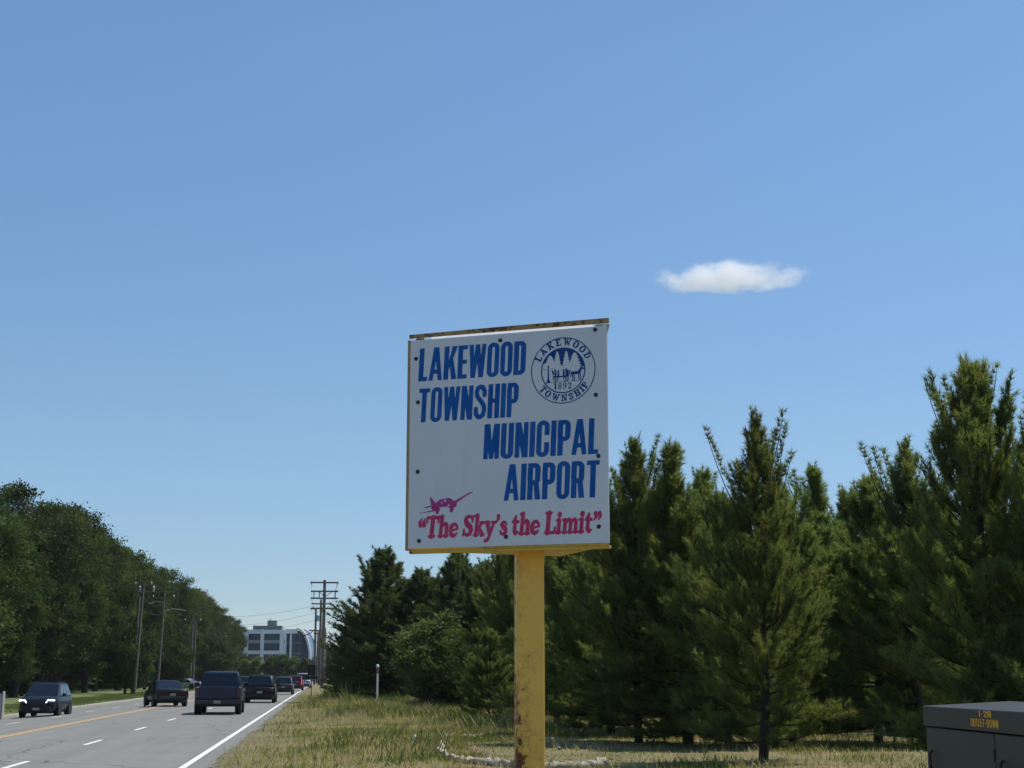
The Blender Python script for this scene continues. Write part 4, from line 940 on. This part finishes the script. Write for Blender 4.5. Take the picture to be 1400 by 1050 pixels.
for dx, dz in ((-1.0, .0), (1.1, .0), (.0, -1.6), (.1, -2.6)):
    for i, j in ((0, 2), (2, 3), (3, 5)):
        (a, ha), (b, hb) = lp[i], lp[j]
        wire((a.location.x+.4+dx, a.location.y, ha-.2+dz+.2), (b.location.x+.2+dx, b.location.y, hb-.2+dz+.2), .5, 'thin wire strung between the far-side utility poles', 'wires between the far-side poles')

# ------------------------------------------------------------------ small things on the verge
g = ground_point(425.3, 953, .08); rs_ = empty('road_sign', (g.x, g.y, .08), .05, 'small dark road sign seen from behind on a thin green post', 'road sign')
MB().box(-.03, .03, -.02, .02, -.3, 2.35).build('post', plain('green_post', (.06, .08, .04), .6), rs_)
MB().box(-.30, .30, .025, .032, 1.62, 2.45).build('sign_plate', M['black_metal'], rs_, bevel=.002)
MB().box(-.45, .45, .03, .037, 1.35, 1.58).build('sign_plate', M['black_metal'], rs_, bevel=.002)
g = ground_point(515.5, 960, .12); mk = empty('marker_post', (g.x, g.y, .12), 0, 'slim white marker post with a red band and white cap in the grass', 'marker post')
MB().lathe([(.055, -.2), (.055, 1.72)], 12).build('shaft', M['white'], mk, 60)
MB().lathe([(.062, 1.72), (.062, 2.08)], 12).build('band', plain('faded_red', (.32, .13, .11), .6), mk, 60)
MB().lathe([(.085, 2.08), (.095, 2.12), (.09, 2.22), (.05, 2.27), (.0, 2.28)], 12).build('cap', M['white'], mk, 60)
g = ground_point(482, 940, .12); sk = MB().tube([(0, 0, -.1), (-.85, 0, 1.25)], .05, 6).build('guy_guard', M['concrete']); sk.location = (g.x, min(g.y, 150), .12)
tag(sk, 'pale stake leaning left in the tall grass right of the utility poles', 'stake')
g = at_y(2, 968, 76); cb = empty('service_cabinet', (g.x-.52, 76, -.25), .06, 'light grey slatted cabinet on the lawn at the left edge', 'cabinet')
for i in range(5): MB().box(-.50+i*.2, -.315+i*.2, -.02, .0, .1, 1.12).build('slat', M['steel'], cb)
MB().box(-.52, .52, .003, .62, -.1, 1.1).build('body', M['concrete'], cb); MB().box(.515, .565, -.06, .64, -.2, 1.22).build('corner_post', M['concrete'], cb)

# the lumpy pale tube laid out round a patch of bare earth
t = NT('straw_tube_cloth'); c = t.coord(); n = t.noise(c, 14, 6, .7); t.set(Base_Color=t.ramp(n, [(.3, (.16, .13, .085)), (.5, (.36, .32, .25)), (.8, (.52, .48, .40))]), Roughness=.95); t.bump(n, .8, .03); M['sock'] = t.m
rs2 = np.random.RandomState(9)
def ground_tube(pix, r, lab, name='erosion_tube'):
    P = [ground_point(px, py, .14) for px, py in pix]; dense = []
    for i in range(len(P)-1):
        for s in np.linspace(0, 1, 7, endpoint=False): dense.append(P[i].lerp(P[i+1], s))
    dense.append(P[-1]); k = len(dense)
    for _ in range(3): dense = [dense[0]] + [(dense[i-1]+dense[i]*2+dense[i+1])/4 for i in range(1, k-1)] + [dense[-1]]
    o0 = dense[0].copy(); rr = [r*.68*(1+.16*rs2.normal()) if 0 < i < k-1 else r*.5 for i in range(k)]; rr = [max(r*.55, v) for v in rr]
    tb = MB().tube([p_-o0+Vector((rs2.normal()*.02, rs2.normal()*.02, r*.55+rs2.normal()*.015)) for p_ in dense], rr, 9)
    tb.v = [tuple(np.array(v) + rs2.normal(0, r*.22, 3)) for v in tb.v]; o = tb.build(name, M['sock'], None, 80); o.location = o0
    return tag(o, lab, 'erosion tube', 'pale tubes round the bare earth patch')
ground_tube([(608, 1009), (622, 1006), (640, 1010), (660, 1006), (680, 1003), (704, 1005), (742, 1008)], .055, 'thin pale lumpy tube along the back of the bare earth patch')
ground_tube([(604, 1018), (601, 1030), (612, 1040), (640, 1044), (665, 1047), (700, 1050), (745, 1052), (800, 1050), (832, 1046)], .10, 'thick pale tube curving round the front of the bare earth patch')
ground_tube([(741, 1006), (752, 1010), (760, 1018), (766, 1026)], .045, 'short pale stick sloping down right of the yellow sign post')
t = NT('bare_earth'); c = t.coord(); n = t.noise(c, 4, 6, .7); t.set(Base_Color=t.ramp(n, [(.3, (.13, .085, .055)), (.6, (.27, .19, .13)), (.8, (.36, .29, .21))]), Roughness=.98); t.bump(n, .8, .05)
mb = MB(); pts = [ground_point(px, py, .146) for px, py in [(604, 1034), (616, 1020), (650, 1016), (700, 1012), (745, 1013), (800, 1018), (850, 1024), (900, 1036), (905, 1050), (850, 1054), (760, 1056), (680, 1052), (630, 1047)]]
mb.add(pts, [tuple(range(len(pts)))]); tag(mb.build('earth_patch', t.m), kind='structure')
rng = random.Random(8); mb = MB()
for i in range(130):
    q = ground_point(rng.uniform(612, 890), rng.uniform(1018, 1050), .15); s = rng.uniform(.008, .024)
    mb.box(q.x-s, q.x+s, q.y-s*.8, q.y+s*.8, q.z-.02, q.z+s*rng.uniform(.4, 1), None)
tag(mb.build('clods', t.m), kind='stuff')
for px, py, s, lab in ((566, 1012, .06, 'scrap of white litter lying in the grass left of the earth patch'), (597, 968, .07, 'small white scrap in the grass before the bright green tree')):
    g = ground_point(px, py, .2); o = MB().add([(-s, -s*.6, 0), (s*.8, -s*.5, .04), (s, s*.6, .1), (-s*.3, s*.8, .12), (-s*.9, s*.3, .03), (0, 0, .16)], [(0, 1, 5), (1, 2, 5), (2, 3, 5), (3, 4, 5), (4, 0, 5), (4, 3, 2, 1, 0)]).build('paper_scrap', M['white'])
    o.location = g; tag(o, lab, 'litter')

# ------------------------------------------------------------------ the office block at the end of the road
D = 430.0
bo = at_y(328, 923, D); bl = empty('office_block', (bo.x, D, 0), 0, 'white four-storey office block with dark windows and a curved glass corner', 'building')
BX = lambda px: xr(px, D)-bo.x
BZ = lambda py: zr(py, 380, D)
M['facade'] = plain('white_facade', (.74, .76, .78), .6, var=.06, scale=.4); M['roof_grey'] = plain('roof_plant_grey', (.20, .21, .21), .7, var=.15, scale=.5)
M['office_glass'] = plain('office_glass', (.026, .050, .085), .3, 0, 0, var=.2, scale=.3); M['sky_glass'] = plain('curved_glass', (.09, .19, .33), .3, .3, 0)
MB().box(BX(300), BX(388), .3, 24, 0, BZ(862)).build('core', M['office_glass'], bl)
MB().box(BX(300), BX(388), -.35, .25, BZ(866.5), BZ(861)).build('parapet', M['facade'], bl)
for a, b in ((318, 323), (332.5, 338), (354.5, 359.5), (381, 386.5)): MB().box(BX(a), BX(b), -.6, .28, 0, BZ(861.5)).build('pier', M['facade'], bl)
for i, (a, b) in enumerate(((875, 879.5), (889.5, 894.5), (904, 908))): MB().box(BX(300), BX(388), -.2, .26, BZ(b), BZ(a)).build('spandrel', plain('grey_spandrel', (.30, .32, .33), .6) if i == 0 else M['facade'], bl)
for r_, (a, b) in enumerate(((866.7, 874.8), (879.7, 889.3), (894.7, 903.8), (908.2, 921))):
    for x0, x1 in ((303, 317.8), (323.2, 332.3), (338.2, 354.3), (359.7, 380.8)):
        w_ = MB().box(BX(x0), BX(x1), .05, .2, BZ(b), BZ(a)).build('window', M['office_glass'], bl)
        nmu = max(2, int((x1-x0)/4)); mb = MB()
        for k in range(1, nmu): xx = BX(x0)+(BX(x1)-BX(x0))*k/nmu; mb.box(xx-.05, xx+.05, .0, .045, BZ(b), BZ(a))
        mb.build('mullion', M['roof_grey'], w_)
MB().box(BX(343), BX(383), 3, 18, BZ(861.9), BZ(855)).build('plant_room', M['roof_grey'], bl)
MB().box(BX(362.5), BX(375), 5, 14, BZ(854.9), BZ(847.5)).build('plant_room', M['roof_grey'], bl)
MB().tube([(BX(366), 8, BZ(847.6)), (BX(366), 8, BZ(844))], .12, 6).build('antenna', M['roof_grey'], bl)
# right wing: white frame, dark glass, then the curved glass corner
MB().box(BX(388.2), BX(412), 1.0, 22, 0, BZ(864)).build('glass_wing', M['office_glass'], bl)
MB().box(BX(386.8), BX(405), .3, .9, BZ(866), BZ(860)).build('parapet', M['facade'], bl)
MB().box(BX(387), BX(390), .2, .95, 0, BZ(866.1)).build('pier', M['facade'], bl); MB().box(BX(395), BX(397.6), .2, .95, 0, BZ(866.1)).build('pier', M['facade'], bl)
for q in (401, 408): MB().box(BX(q)-.08, BX(q)+.08, .7, .98, 0, BZ(864.1)).build('mullion', M['roof_grey'], bl)
for q in (879, 893): MB().box(BX(390.1), BX(412), .75, .97, BZ(q)-.15, BZ(q)+.15).build('floor_band', M['roof_grey'], bl)
def arcpts(px0, py0, px1, py1, n=10): return [(BX(px0+(px1-px0)*math.sin(s*math.pi/2)), BZ(py0+(py1-py0)*(1-math.cos(s*math.pi/2)))) for s in [i/n for i in range(n+1)]]
oa, ob = arcpts(404, 859.5, 423.5, 902), arcpts(412, 859.5, 431, 899)
vs_, fs_ = [], []
for (xa_, za_), (xb_, zb_) in zip(oa, ob): vs_ += [(xa_, .2, za_), (xb_, 9, zb_)]
for i in range(len(oa)-1): fs_.append((2*i, 2*i+1, 2*i+3, 2*i+2))
n0 = len(vs_); vs_ += [(x, y+.3, z-.3) for x, y, z in vs_]; fs_ += [tuple(n0+j for j in reversed(f_)) for f_ in fs_[:]]
MB().add(vs_, fs_).build('curved_glass', M['sky_glass'], bl)
MB().tube([(x, .0, z+.2) for x, z in oa], .55, 6).build('white_arch', M['white'], bl); MB().tube([(x, 9, z+.2) for x, z in ob], .55, 6).build('white_arch', M['white'], bl)
mb = MB(); tri_ = [(x, z-.4) for x, z in oa]; 
mb.add([(x, 1.2, z) for x, z in tri_] + [(BX(404), 1.2, 0), (BX(423.5), 1.2, 0)], [tuple(range(len(tri_))) + (len(tri_)+1, len(tri_))]); mb.build('gable_glass', M['office_glass'], bl)
low = MB().box(BX(420), BX(436), 6, 20, 0, BZ(897)).build('low_wing', plain('brown_brick', (.20, .15, .13), .8, var=.2, scale=1), bl)

# ------------------------------------------------------------------ vehicles
def paint(name, c, metal=.0):
    m_ = plain(name, c, .4, metal, .22, var=.04); m_.node_tree.nodes['Principled BSDF'].inputs['Specular IOR Level'].default_value = .2; return m_
def wheel_proto(R_, wd):
    t_ = MB().lathe([(R_*.62, -wd/2), (R_*.90, -wd/2), (R_, -wd*.36), (R_, wd*.36), (R_*.90, wd/2), (R_*.62, wd/2)], 22, 'x')
    rm = MB().lathe([(.02, wd*.43), (R_*.16, wd*.46), (R_*.18, wd*.36), (R_*.56, wd*.40), (R_*.64, wd*.48), (R_*.64, -wd*.48), (R_*.1, -wd*.3)], 20, 'x')
    for k in range(5):
        a = 2*math.pi*k/5; Mx = Matrix.Rotation(a, 4, 'X'); rm.box(wd*.37, wd*.45, -R_*.07, R_*.07, R_*.1, R_*.62, Mx)
    return t_, rm
def lerp3(a, b, s): return a + (b-a)*s
def patch(c4, u0, u1, v0, v1, off):
    """a slightly raised pane inside the four corners (bl, br, tr, tl)"""
    bl_, br_, tr_, tl_ = [Vector(c) for c in c4]; n = (br_-bl_).cross(tl_-bl_).normalized()*off
    q = lambda u, v: lerp3(lerp3(bl_, br_, u), lerp3(tl_, tr_, u), v)
    f = [q(u0, v0), q(u1, v0), q(u1, v1), q(u0, v1)]; mb = MB()
    mb.loft([[p_ + n*.0 for p_ in f], [p_ + n for p_ in f]]); return mb
def car(name, loc, rz, lab, mat, L=4.8, W=1.9, H=1.7, belt=1.0, gl=(-2.2, -1.9, .55, 1.35), hood=.98, deck=None, wb=2.8, R_=.36, lamps='off', roofw=.74, plate=True, rails=False, grp=None, cat='car', bumper=None, tail='wide'):
    """front is local +y. gl: y of rear glass foot, rear roof edge, front roof edge, windscreen foot"""
    r = empty(name, loc, rz, lab, cat, grp); w = W/2; e = L/2; g0 = .24
    deck = belt if deck is None else deck
    def ring(y, hw, zt_, zb=g0, crown=.0):
        half = [(hw*.80, zb), (hw*.95, zb+.10), (hw, zb+.30), (hw*1.0, zb+(zt_-zb)*.62), (hw*.955, zt_-.07), (hw*.86, zt_-.012), (hw*.4, zt_+crown)]
        return [Vector((x, y, z)) for x, z in half] + [Vector((-x, y, z)) for x, z in reversed(half)]
    yb0, yb1, yf1, yf0 = gl
    st = [(-e, w*.86, deck-.10, .38), (-e+.06, w*.92, deck-.05, .32), (-e+.22, w*.98, deck, g0+.02), (yb0-.02 if yb0 > -e+.35 else -e+.4, w, max(deck, belt-.02), g0), (yb1, w, belt, g0), (0, w, belt, g0), (yf1, w, belt, g0), (yf0, w*.99, belt-.01, g0),
          (yf0+.12, w*.985, hood, g0), (e-.45, w*.95, hood-.06, g0), (e-.16, w*.88, hood-.14, g0+.02), (e-.03, w*.76, hood-.26, .34), (e, w*.70, hood-.34, .40)]
    st.sort(key=lambda q: q[0])
    mb = MB(); mb.loft([ring(*q, crown=.02) for q in st]); body = mb.build('body', mat, r, 50)
    wr = w*roofw; wbt = w*.93
    base = [(-wbt, yb0), (wbt, yb0), (wbt, yf0), (-wbt, yf0)]; top = [(-wr, yb1), (wr, yb1), (wr, yf1), (-wr, yf1)]
    ringz = lambda pts, z, k=1.0, dy=0: [Vector((x*k, y+(dy if y < 0 else -dy), z)) for x, y in pts]
    mb = MB(); mb.loft([ringz(base, belt-.06), ringz(top, H-.07), ringz(top, H-.02, .93, .08), ringz(top, H, .72, .3)]); roof = mb.build('roof', mat, r, bevel=.055, segs=3, smooth=60)
    B = [Vector((x, y, belt-.03)) for x, y in base]; T = [Vector((x, y, H-.085)) for x, y in top]
    patch((B[0], B[1], T[1], T[0]), .07, .93, .10, .95, .012).build('rear_window', M['glass'], r)
    patch((B[2], B[3], T[3], T[2]), .05, .95, .06, .96, .012).build('windscreen', M['glass'], r)
    for s, c4 in ((1, (B[1], B[2], T[2], T[1])), (-1, (B[3], B[0], T[0], T[3]))):
        cuts = ((.10, .36), (.40, .66), (.69, .93)) if s == 1 else ((.07, .31), (.34, .60), (.64, .90))
        for a, b in cuts: patch(c4, a, b, .10, .90, .010).build('side_window', M['glass'], r)
    # sills, bumpers, plate
    MB().box(-w*.84, w*.84, -e-.045, -e+.1, .34, .56).build('rear_bumper', bumper or M['plastic'], r, bevel=.04)
    MB().box(-w*.74, w*.74, e-.12, e+.03, .30, .52).build('front_bumper', bumper or M['plastic'], r, bevel=.03)
    MB().box(-w*.50, w*.50, e-.05, e+.022, .56, hood-.30).build('grille', M['plastic'], r, bevel=.02)
    if plate:
        MB().box(-.16, .16, -e-.062, -e-.046, .60 if bumper is None else .50, .74 if bumper is None else .64).build('number_plate', M['plate'], r)
        MB().box(-.16, .16, e+.031, e+.045, .36, .48).build('number_plate', M['plate'], r)
    for s in (-1, 1):
        if tail == 'tall': tl = MB().box(s*w*.76-.06, s*w*.76+.06, -e-.03, -e+.2, deck-.42, deck+.34)
        else: tl = MB().box(min(s*w*.40, s*w*.90), max(s*w*.40, s*w*.90), -e-.02, -e+.16, deck-.30, deck-.14)
        o = tl.build('tail_light', M['brake_on'] if lamps == 'brake' else M['red_lens'], r, bevel=.025)
        hl = MB(); hl.loft([[Vector((s*w*.50, e-.02, hood-.30)), Vector((s*w*.80, e-.20, hood-.24)), Vector((s*w*.80, e-.22, hood-.15)), Vector((s*w*.48, e-.06, hood-.20))], [Vector((s*w*.50, e+.02, hood-.30)), Vector((s*w*.86, e-.14, hood-.24)), Vector((s*w*.86, e-.18, hood-.14)), Vector((s*w*.48, e-.01, hood-.19))]])
        o = hl.build('headlight', M['glass'], r)
        if lamps == 'drl':
            mb = MB(); mb.tube([(s*w*.50, e+.04, hood-.31), (s*w*.60, e+.02, hood-.17), (s*w*.90, e-.14, hood-.20)], [.012, .020, .024], 6); mb.build('running_lamp', M['lamp_on'], o)
        mr = MB(); mr.box(min(s*w*1.02, s*(w+.20)), max(s*w*1.02, s*(w+.20)), yf0-.42, yf0-.26, belt-.02, belt+.13); mr.build('mirror', mat, r, bevel=.03)
        if rails: MB().tube([(s*wr*.86, yb1+.1, H-.02), (s*wr*.88, yb1+.2, H+.035), (s*wr*.88, yf1-.3, H+.035), (s*wr*.86, yf1-.2, H-.02)], .016, 6).build('roof_rail', M['plastic'], r)
        for wy in (-wb/2, wb/2):
            MB().lathe([(R_*.6, -.05), (R_*1.16, -.05), (R_*1.16, .012), (R_*.6, .012)], 22, 'x', Matrix.Translation((s*w*.985, wy, R_))).build('wheel_arch', M['plastic'], r)
            t_, rm = wheel_proto(R_, .225); o = t_.build('wheel', M['tyre'], r, 40); rr = rm.build('rim', M['rim'], o, 40)
            o.location = (s*(w-.115), wy, R_); 
            if s < 0: o.rotation_euler = (0, 0, math.pi)
    MB().box(-w*.78, w*.78, -e+.3, e-.3, .20, .30).build('underbody', M['plastic'], r)
    return r
def pickup(name, loc, rz, lab, mat):
    L, W, H = 5.6, 2.03, 1.92; w, e = W/2, L/2; r = empty(name, loc, rz, lab, 'pickup truck')
    def ring(y, hw, zt_, zb=.5):
        half = [(hw*.86, zb), (hw*.97, zb+.1), (hw, zb+.3), (hw, zt_-.2), (hw*.965, zt_-.05), (hw*.90, zt_)]
        return [Vector((x, y, z)) for x, z in half] + [Vector((-x, y, z)) for x, z in reversed(half)]
    mb = MB(); mb.loft([ring(-.62, w, 1.24), ring(.0, w, 1.22), ring(1.25, w*.99, 1.20), ring(1.45, w*.99, 1.19), ring(2.35, w*.96, 1.14), ring(2.68, w*.88, 1.06), ring(e, w*.78, .94, .6)]); mb.build('body', mat, r, 50)
    bed = MB()
    for s in (-1, 1):
        x0, x1 = sorted((s*w*.86, s*w)); bed.loft([[Vector((x, y, z)) for x, z in ((x0, .60), (x1-.0*s, .60), (x1, 1.18), (x0 if s > 0 else x0, 1.24))] for y in (-e+.10, -.63)])
    bed.build('bed_side', mat, r, bevel=.03, smooth=50); MB().box(-w*.855, w*.855, -e+.12, -.64, .66, .74).build('bed_floor', M['plastic'], r)
    MB().box(-w*.85, w*.85, -.70, -.635, .74, 1.235).build('bed_front', mat, r)
    tg = MB().box(-w*.80, w*.80, -e-.005, -e+.07, .68, 1.25).build('tailgate', mat, r, bevel=.025, segs=2)
    MB().lathe([(.001, -.012), (.12, -.010), (.13, .0)], 18, 'y', Matrix.Translation((0, -e-.006, 1.06)) @ Matrix.Diagonal((1.15, 1, .55, 1))).build('emblem', M['black_metal'], tg)
    MB().box(-w*.74, w*.74, -e-.012, -e-.002, .90, .905).build('crease', M['plastic'], tg)
    for s in (-1, 1):
        MB().box(min(s*w*.815, s*w*.985), max(s*w*.815, s*w*.985), -e+.0, -e+.13, .72, 1.19).build('tail_light', M['red_lens'], r, bevel=.02)
    MB().box(-w*.96, w*.96, -e-.12, -e+.11, .47, .665).build('rear_bumper', plain('dark_bumper', (.012, .014, .018), .45, 0, .1), r, bevel=.04)
    MB().box(-.16, .16, -e-.135, -e-.121, .50, .63).build('number_plate', M['plate'], r)
    MB().box(-.035, .035, -e-.2, -e+.1, .40, .46).build('tow_hitch', M['black_metal'], r); MB().box(-w*.78, w*.78, -e+.2, e-.4, .36, .52).build('chassis', M['plastic'], r)
    base = [(-w*.93, -.62), (w*.93, -.62), (w*.93, 1.42), (-w*.93, 1.42)]; top = [(-w*.75, -.42), (w*.75, -.42), (w*.75, .55), (-w*.75, .55)]
    rz_ = lambda pts, z, k=1, dy=0: [Vector((x*k, y+(dy if y < 0 else -dy), z)) for x, y in pts]
    mb = MB(); mb.loft([rz_(base, 1.2), rz_(top, H-.06), rz_(top, H-.01, .93, .07), rz_(top, H+.01, .7, .25)]); mb.build('cab', mat, r, bevel=.03, smooth=50)
    B = [Vector((x, y, 1.22)) for x, y in base]; T = [Vector((x, y, H-.075)) for x, y in top]
    patch((B[0], B[1], T[1], T[0]), .06, .94, .10, .95, .012).build('rear_window', M['glass'], r); patch((B[2], B[3], T[3], T[2]), .05, .95, .05, .95, .012).build('windscreen', M['glass'], r)
    for c4 in ((B[1], B[2], T[2], T[1]), (B[3], B[0], T[0], T[3])):
        for a, b in ((.08, .46), (.52, .92)): patch(c4, a, b, .08, .90, .010).build('side_window', M['glass'], r)
    for s in (-1, 1):
        MB().box(min(s*w*1.03, s*(w+.26)), max(s*w*1.03, s*(w+.26)), .98, 1.12, 1.18, 1.42).build('mirror', M['plastic'], r, bevel=.03)
        hl = MB().box(min(s*w*.55, s*w*.86), max(s*w*.55, s*w*.86), e-.25, e-.02, .82, .98).build('headlight', M['chrome'], r, bevel=.03)
        for wy in (-1.75, 1.75):
            MB().lathe([(.3, -.05), (.50, -.05), (.50, .012), (.3, .012)], 22, 'x', Matrix.Translation((s*w*.985, wy, .43))).build('wheel_arch', M['plastic'], r)
            t_, rm = wheel_proto(.41, .28); o = t_.build('wheel', M['tyre'], r, 40); rm.build('rim', M['rim'], o, 40); o.location = (s*(w-.13), wy, .41)
            if s < 0: o.rotation_euler = (0, 0, math.pi)
    MB().box(-w*.62, w*.62, e-.06, e+.03, .66, .92).build('grille', M['plastic'], r, bevel=.02); MB().box(-w*.85, w*.85, e-.2, e+.05, .45, .64).build('front_bumper', M['chrome'], r, bevel=.04)
    return r
BLK = paint('black_car_paint', (.004, .004, .005)); NAVY = paint('midnight_blue_paint', (.005, .009, .016)); SLATE = paint('slate_blue_truck_paint', (.014, .030, .052)); GREY = paint('grey_car_paint', (.03, .036, .048)); SILV = paint('silver_car_paint', (.40, .42, .44), .6); MAR = paint('dark_red_car_paint', (.06, .012, .018))
def lane(px, py, dy=0): g = ground_point(px, py, road_z(ground_point(px, py, 0).x)); return g
g = ground_point(296.5, 977, 0); pickup('pickup_truck', (g.x, g.y+2.2, 0), math.radians(1.0), 'slate blue pickup truck driving away in the middle of the road', SLATE)
g = ground_point(355, 961, 0)
car('sport_utility_car', (g.x, g.y+1.9, 0), 0, 'black sport utility car with red tail lights, right of the pickup truck', BLK, 4.85, 1.96, 1.76, 1.05, (-2.32, -1.95, .45, 1.25), 1.05, 1.02, 2.9, .38, rails=True)
g = ground_point(224, 966, 0)
car('sedan_car', (g.x-.1, g.y+1.7, 0), math.radians(15), 'dark sedan crossing the yellow line, left of the pickup truck', BLK, 4.85, 1.88, 1.46, .94, (-1.75, -.75, .45, 1.5), .90, 1.0, 2.85, .35, roofw=.70, grp=None)
z_s = road_z(-14.3); g = ground_point(52, 981, z_s)
car('sport_utility_car', (g.x, g.y+1.9, z_s), math.pi-.02, 'black sport utility car with bright running lamps coming toward the camera at the far left', NAVY, 4.65, 1.86, 1.66, 1.02, (-2.15, -1.75, .30, 1.20), 1.02, 1.0, 2.7, .37, lamps='drl', rails=True)
g = ground_point(387, 949.5, 0)
car('hatchback_car', (g.x, g.y+1.8, 0), 0, 'dark grey car right of the black sport utility car, its roof catching the sky', GREY, 4.6, 1.86, 1.62, .98, (-2.15, -1.7, .4, 1.3), .95, .98, 2.7, .35)
g = ground_point(403.5, 944, 0)
car('hatchback_car', (g.x, g.y+1.8, 0), 0, 'dark red car with its brake lamps lit, far down the right lane', MAR, 4.6, 1.86, 1.70, 1.02, (-2.15, -1.8, .4, 1.3), .95, 1.02, 2.7, .35, lamps='brake', tail='tall')
g = ground_point(414.5, 941, 0)
car('minivan', (g.x, g.y+2, 0), 0, 'silver minivan, the farthest vehicle at the edge line', SILV, 5.1, 2.0, 2.0, 1.08, (-2.45, -2.25, .6, 1.7), 1.0, 1.08, 3.0, .36, roofw=.82, cat='minivan')
g = ground_point(334.5, 944, 0)
car('hatchback_car', (g.x, g.y+1.5, 0), 0, 'dark car mostly hidden between the pickup truck and the black sport utility car', GREY, 4.5, 1.84, 1.62, .98, (-2.1, -1.7, .4, 1.3), .95, .98, 2.7, .35)
p_ = at_y(253, 940, 215)
car('sedan_car', (p_.x, 215, -.2), 1.2, 'pale parked car half hidden behind the far-side poles', SILV, 4.7, 1.85, 1.46, .94, (-1.75, -.75, .45, 1.5), .9, 1.0, 2.8, .34)

# ------------------------------------------------------------------ the cloud
cp = at_y(998, 381, 1150.0); cl = bpy.data.meshes.new('cloud')
bm = bmesh.new(); bmesh.ops.create_icosphere(bm, subdivisions=3, radius=1.0); bm.to_mesh(cl); bm.free()
cm = bpy.data.materials.new('cloud_vapour'); cm.use_nodes = True; ct = cm.node_tree; ct.nodes.clear()
def N(k, **kw):
    n_ = ct.nodes.new(k)
    for a_, v_ in kw.items(): setattr(n_, a_, v_)
    return n_
def mth(op, a, b=None, clamp=False):
    n_ = N('ShaderNodeMath', operation=op, use_clamp=clamp)
    for s_, v_ in zip(n_.inputs, (a, b)):
        if v_ is None: continue
        if hasattr(v_, 'is_linked'): ct.links.new(v_, s_)
        else: s_.default_value = v_
    return n_.outputs[0]
tc = N('ShaderNodeTexCoord').outputs['Object']
sp = N('ShaderNodeSeparateXYZ'); ct.links.new(tc, sp.inputs[0])
ln = N('ShaderNodeVectorMath', operation='LENGTH'); mpp = N('ShaderNodeMapping'); mpp.inputs['Scale'].default_value = (1, 1, 1.0); ct.links.new(tc, mpp.inputs[0]); ct.links.new(mpp.outputs[0], ln.inputs[0])
mp2 = N('ShaderNodeMapping'); mp2.inputs['Scale'].default_value = (3.2, 1.6, 1.05); mp2.inputs['Location'].default_value = (3.1, 1.7, .4); ct.links.new(tc, mp2.inputs[0])
n1 = N('ShaderNodeTexNoise'); n1.inputs['Scale'].default_value = 1.1; n1.inputs['Detail'].default_value = 6; n1.inputs['Roughness'].default_value = .66; ct.links.new(mp2.outputs[0], n1.inputs['Vector'])
rad = mth('SUBTRACT', .80, ln.outputs['Value'])
den = mth('ADD', rad, mth('MULTIPLY', mth('SUBTRACT', n1.outputs[0], .5), 1.8))
den = mth('SUBTRACT', den, mth('MAXIMUM', mth('MULTIPLY', mth('SUBTRACT', -.42, sp.outputs[2]), 2.0), 0))
edge_ = mth('MULTIPLY', mth('SUBTRACT', 1.0, ln.outputs['Value']), 4.0, True)
den = mth('MULTIPLY', mth('MULTIPLY', den, 3.4, True), edge_)
pv = N('ShaderNodeVolumePrincipled'); pv.inputs['Color'].default_value = (.985, .995, 1, 1); pv.inputs['Anisotropy'].default_value = .45
ct.links.new(mth('MULTIPLY', den, .07), pv.inputs['Density']); om = N('ShaderNodeOutputMaterial'); ct.links.new(pv.outputs[0], om.inputs['Volume'])
cl.materials.append(cm); cob = bpy.data.objects.new('cloud', cl); COL.objects.link(cob); cob.location = cp; cob.rotation_euler = (0, 0, -.28)
cob.scale = (1150*.064, 26, 1150*.0165); tag(cob, 'single small white cloud drifting in the blue sky above the pines', 'cloud')
SC.cycles.volume_step_rate = 1.0; SC.cycles.volume_max_steps = 256

# ------------------------------------------------------------------ the thin summer haze over the land
hm = bpy.data.materials.new('summer_haze'); hm.use_nodes = True; ht = hm.node_tree; ht.nodes.clear()
hv = ht.nodes.new('ShaderNodeVolumePrincipled'); hv.inputs['Color'].default_value = (.86, .92, 1, 1); hv.inputs['Density'].default_value = .00007; hv.inputs['Anisotropy'].default_value = .2
ho = ht.nodes.new('ShaderNodeOutputMaterial'); ht.links.new(hv.outputs[0], ho.inputs['Volume'])
hz_ = MB().box(-4050, 4050, -4050, 4050, -1.7, 26).build('haze', hm); tag(hz_, kind='stuff')
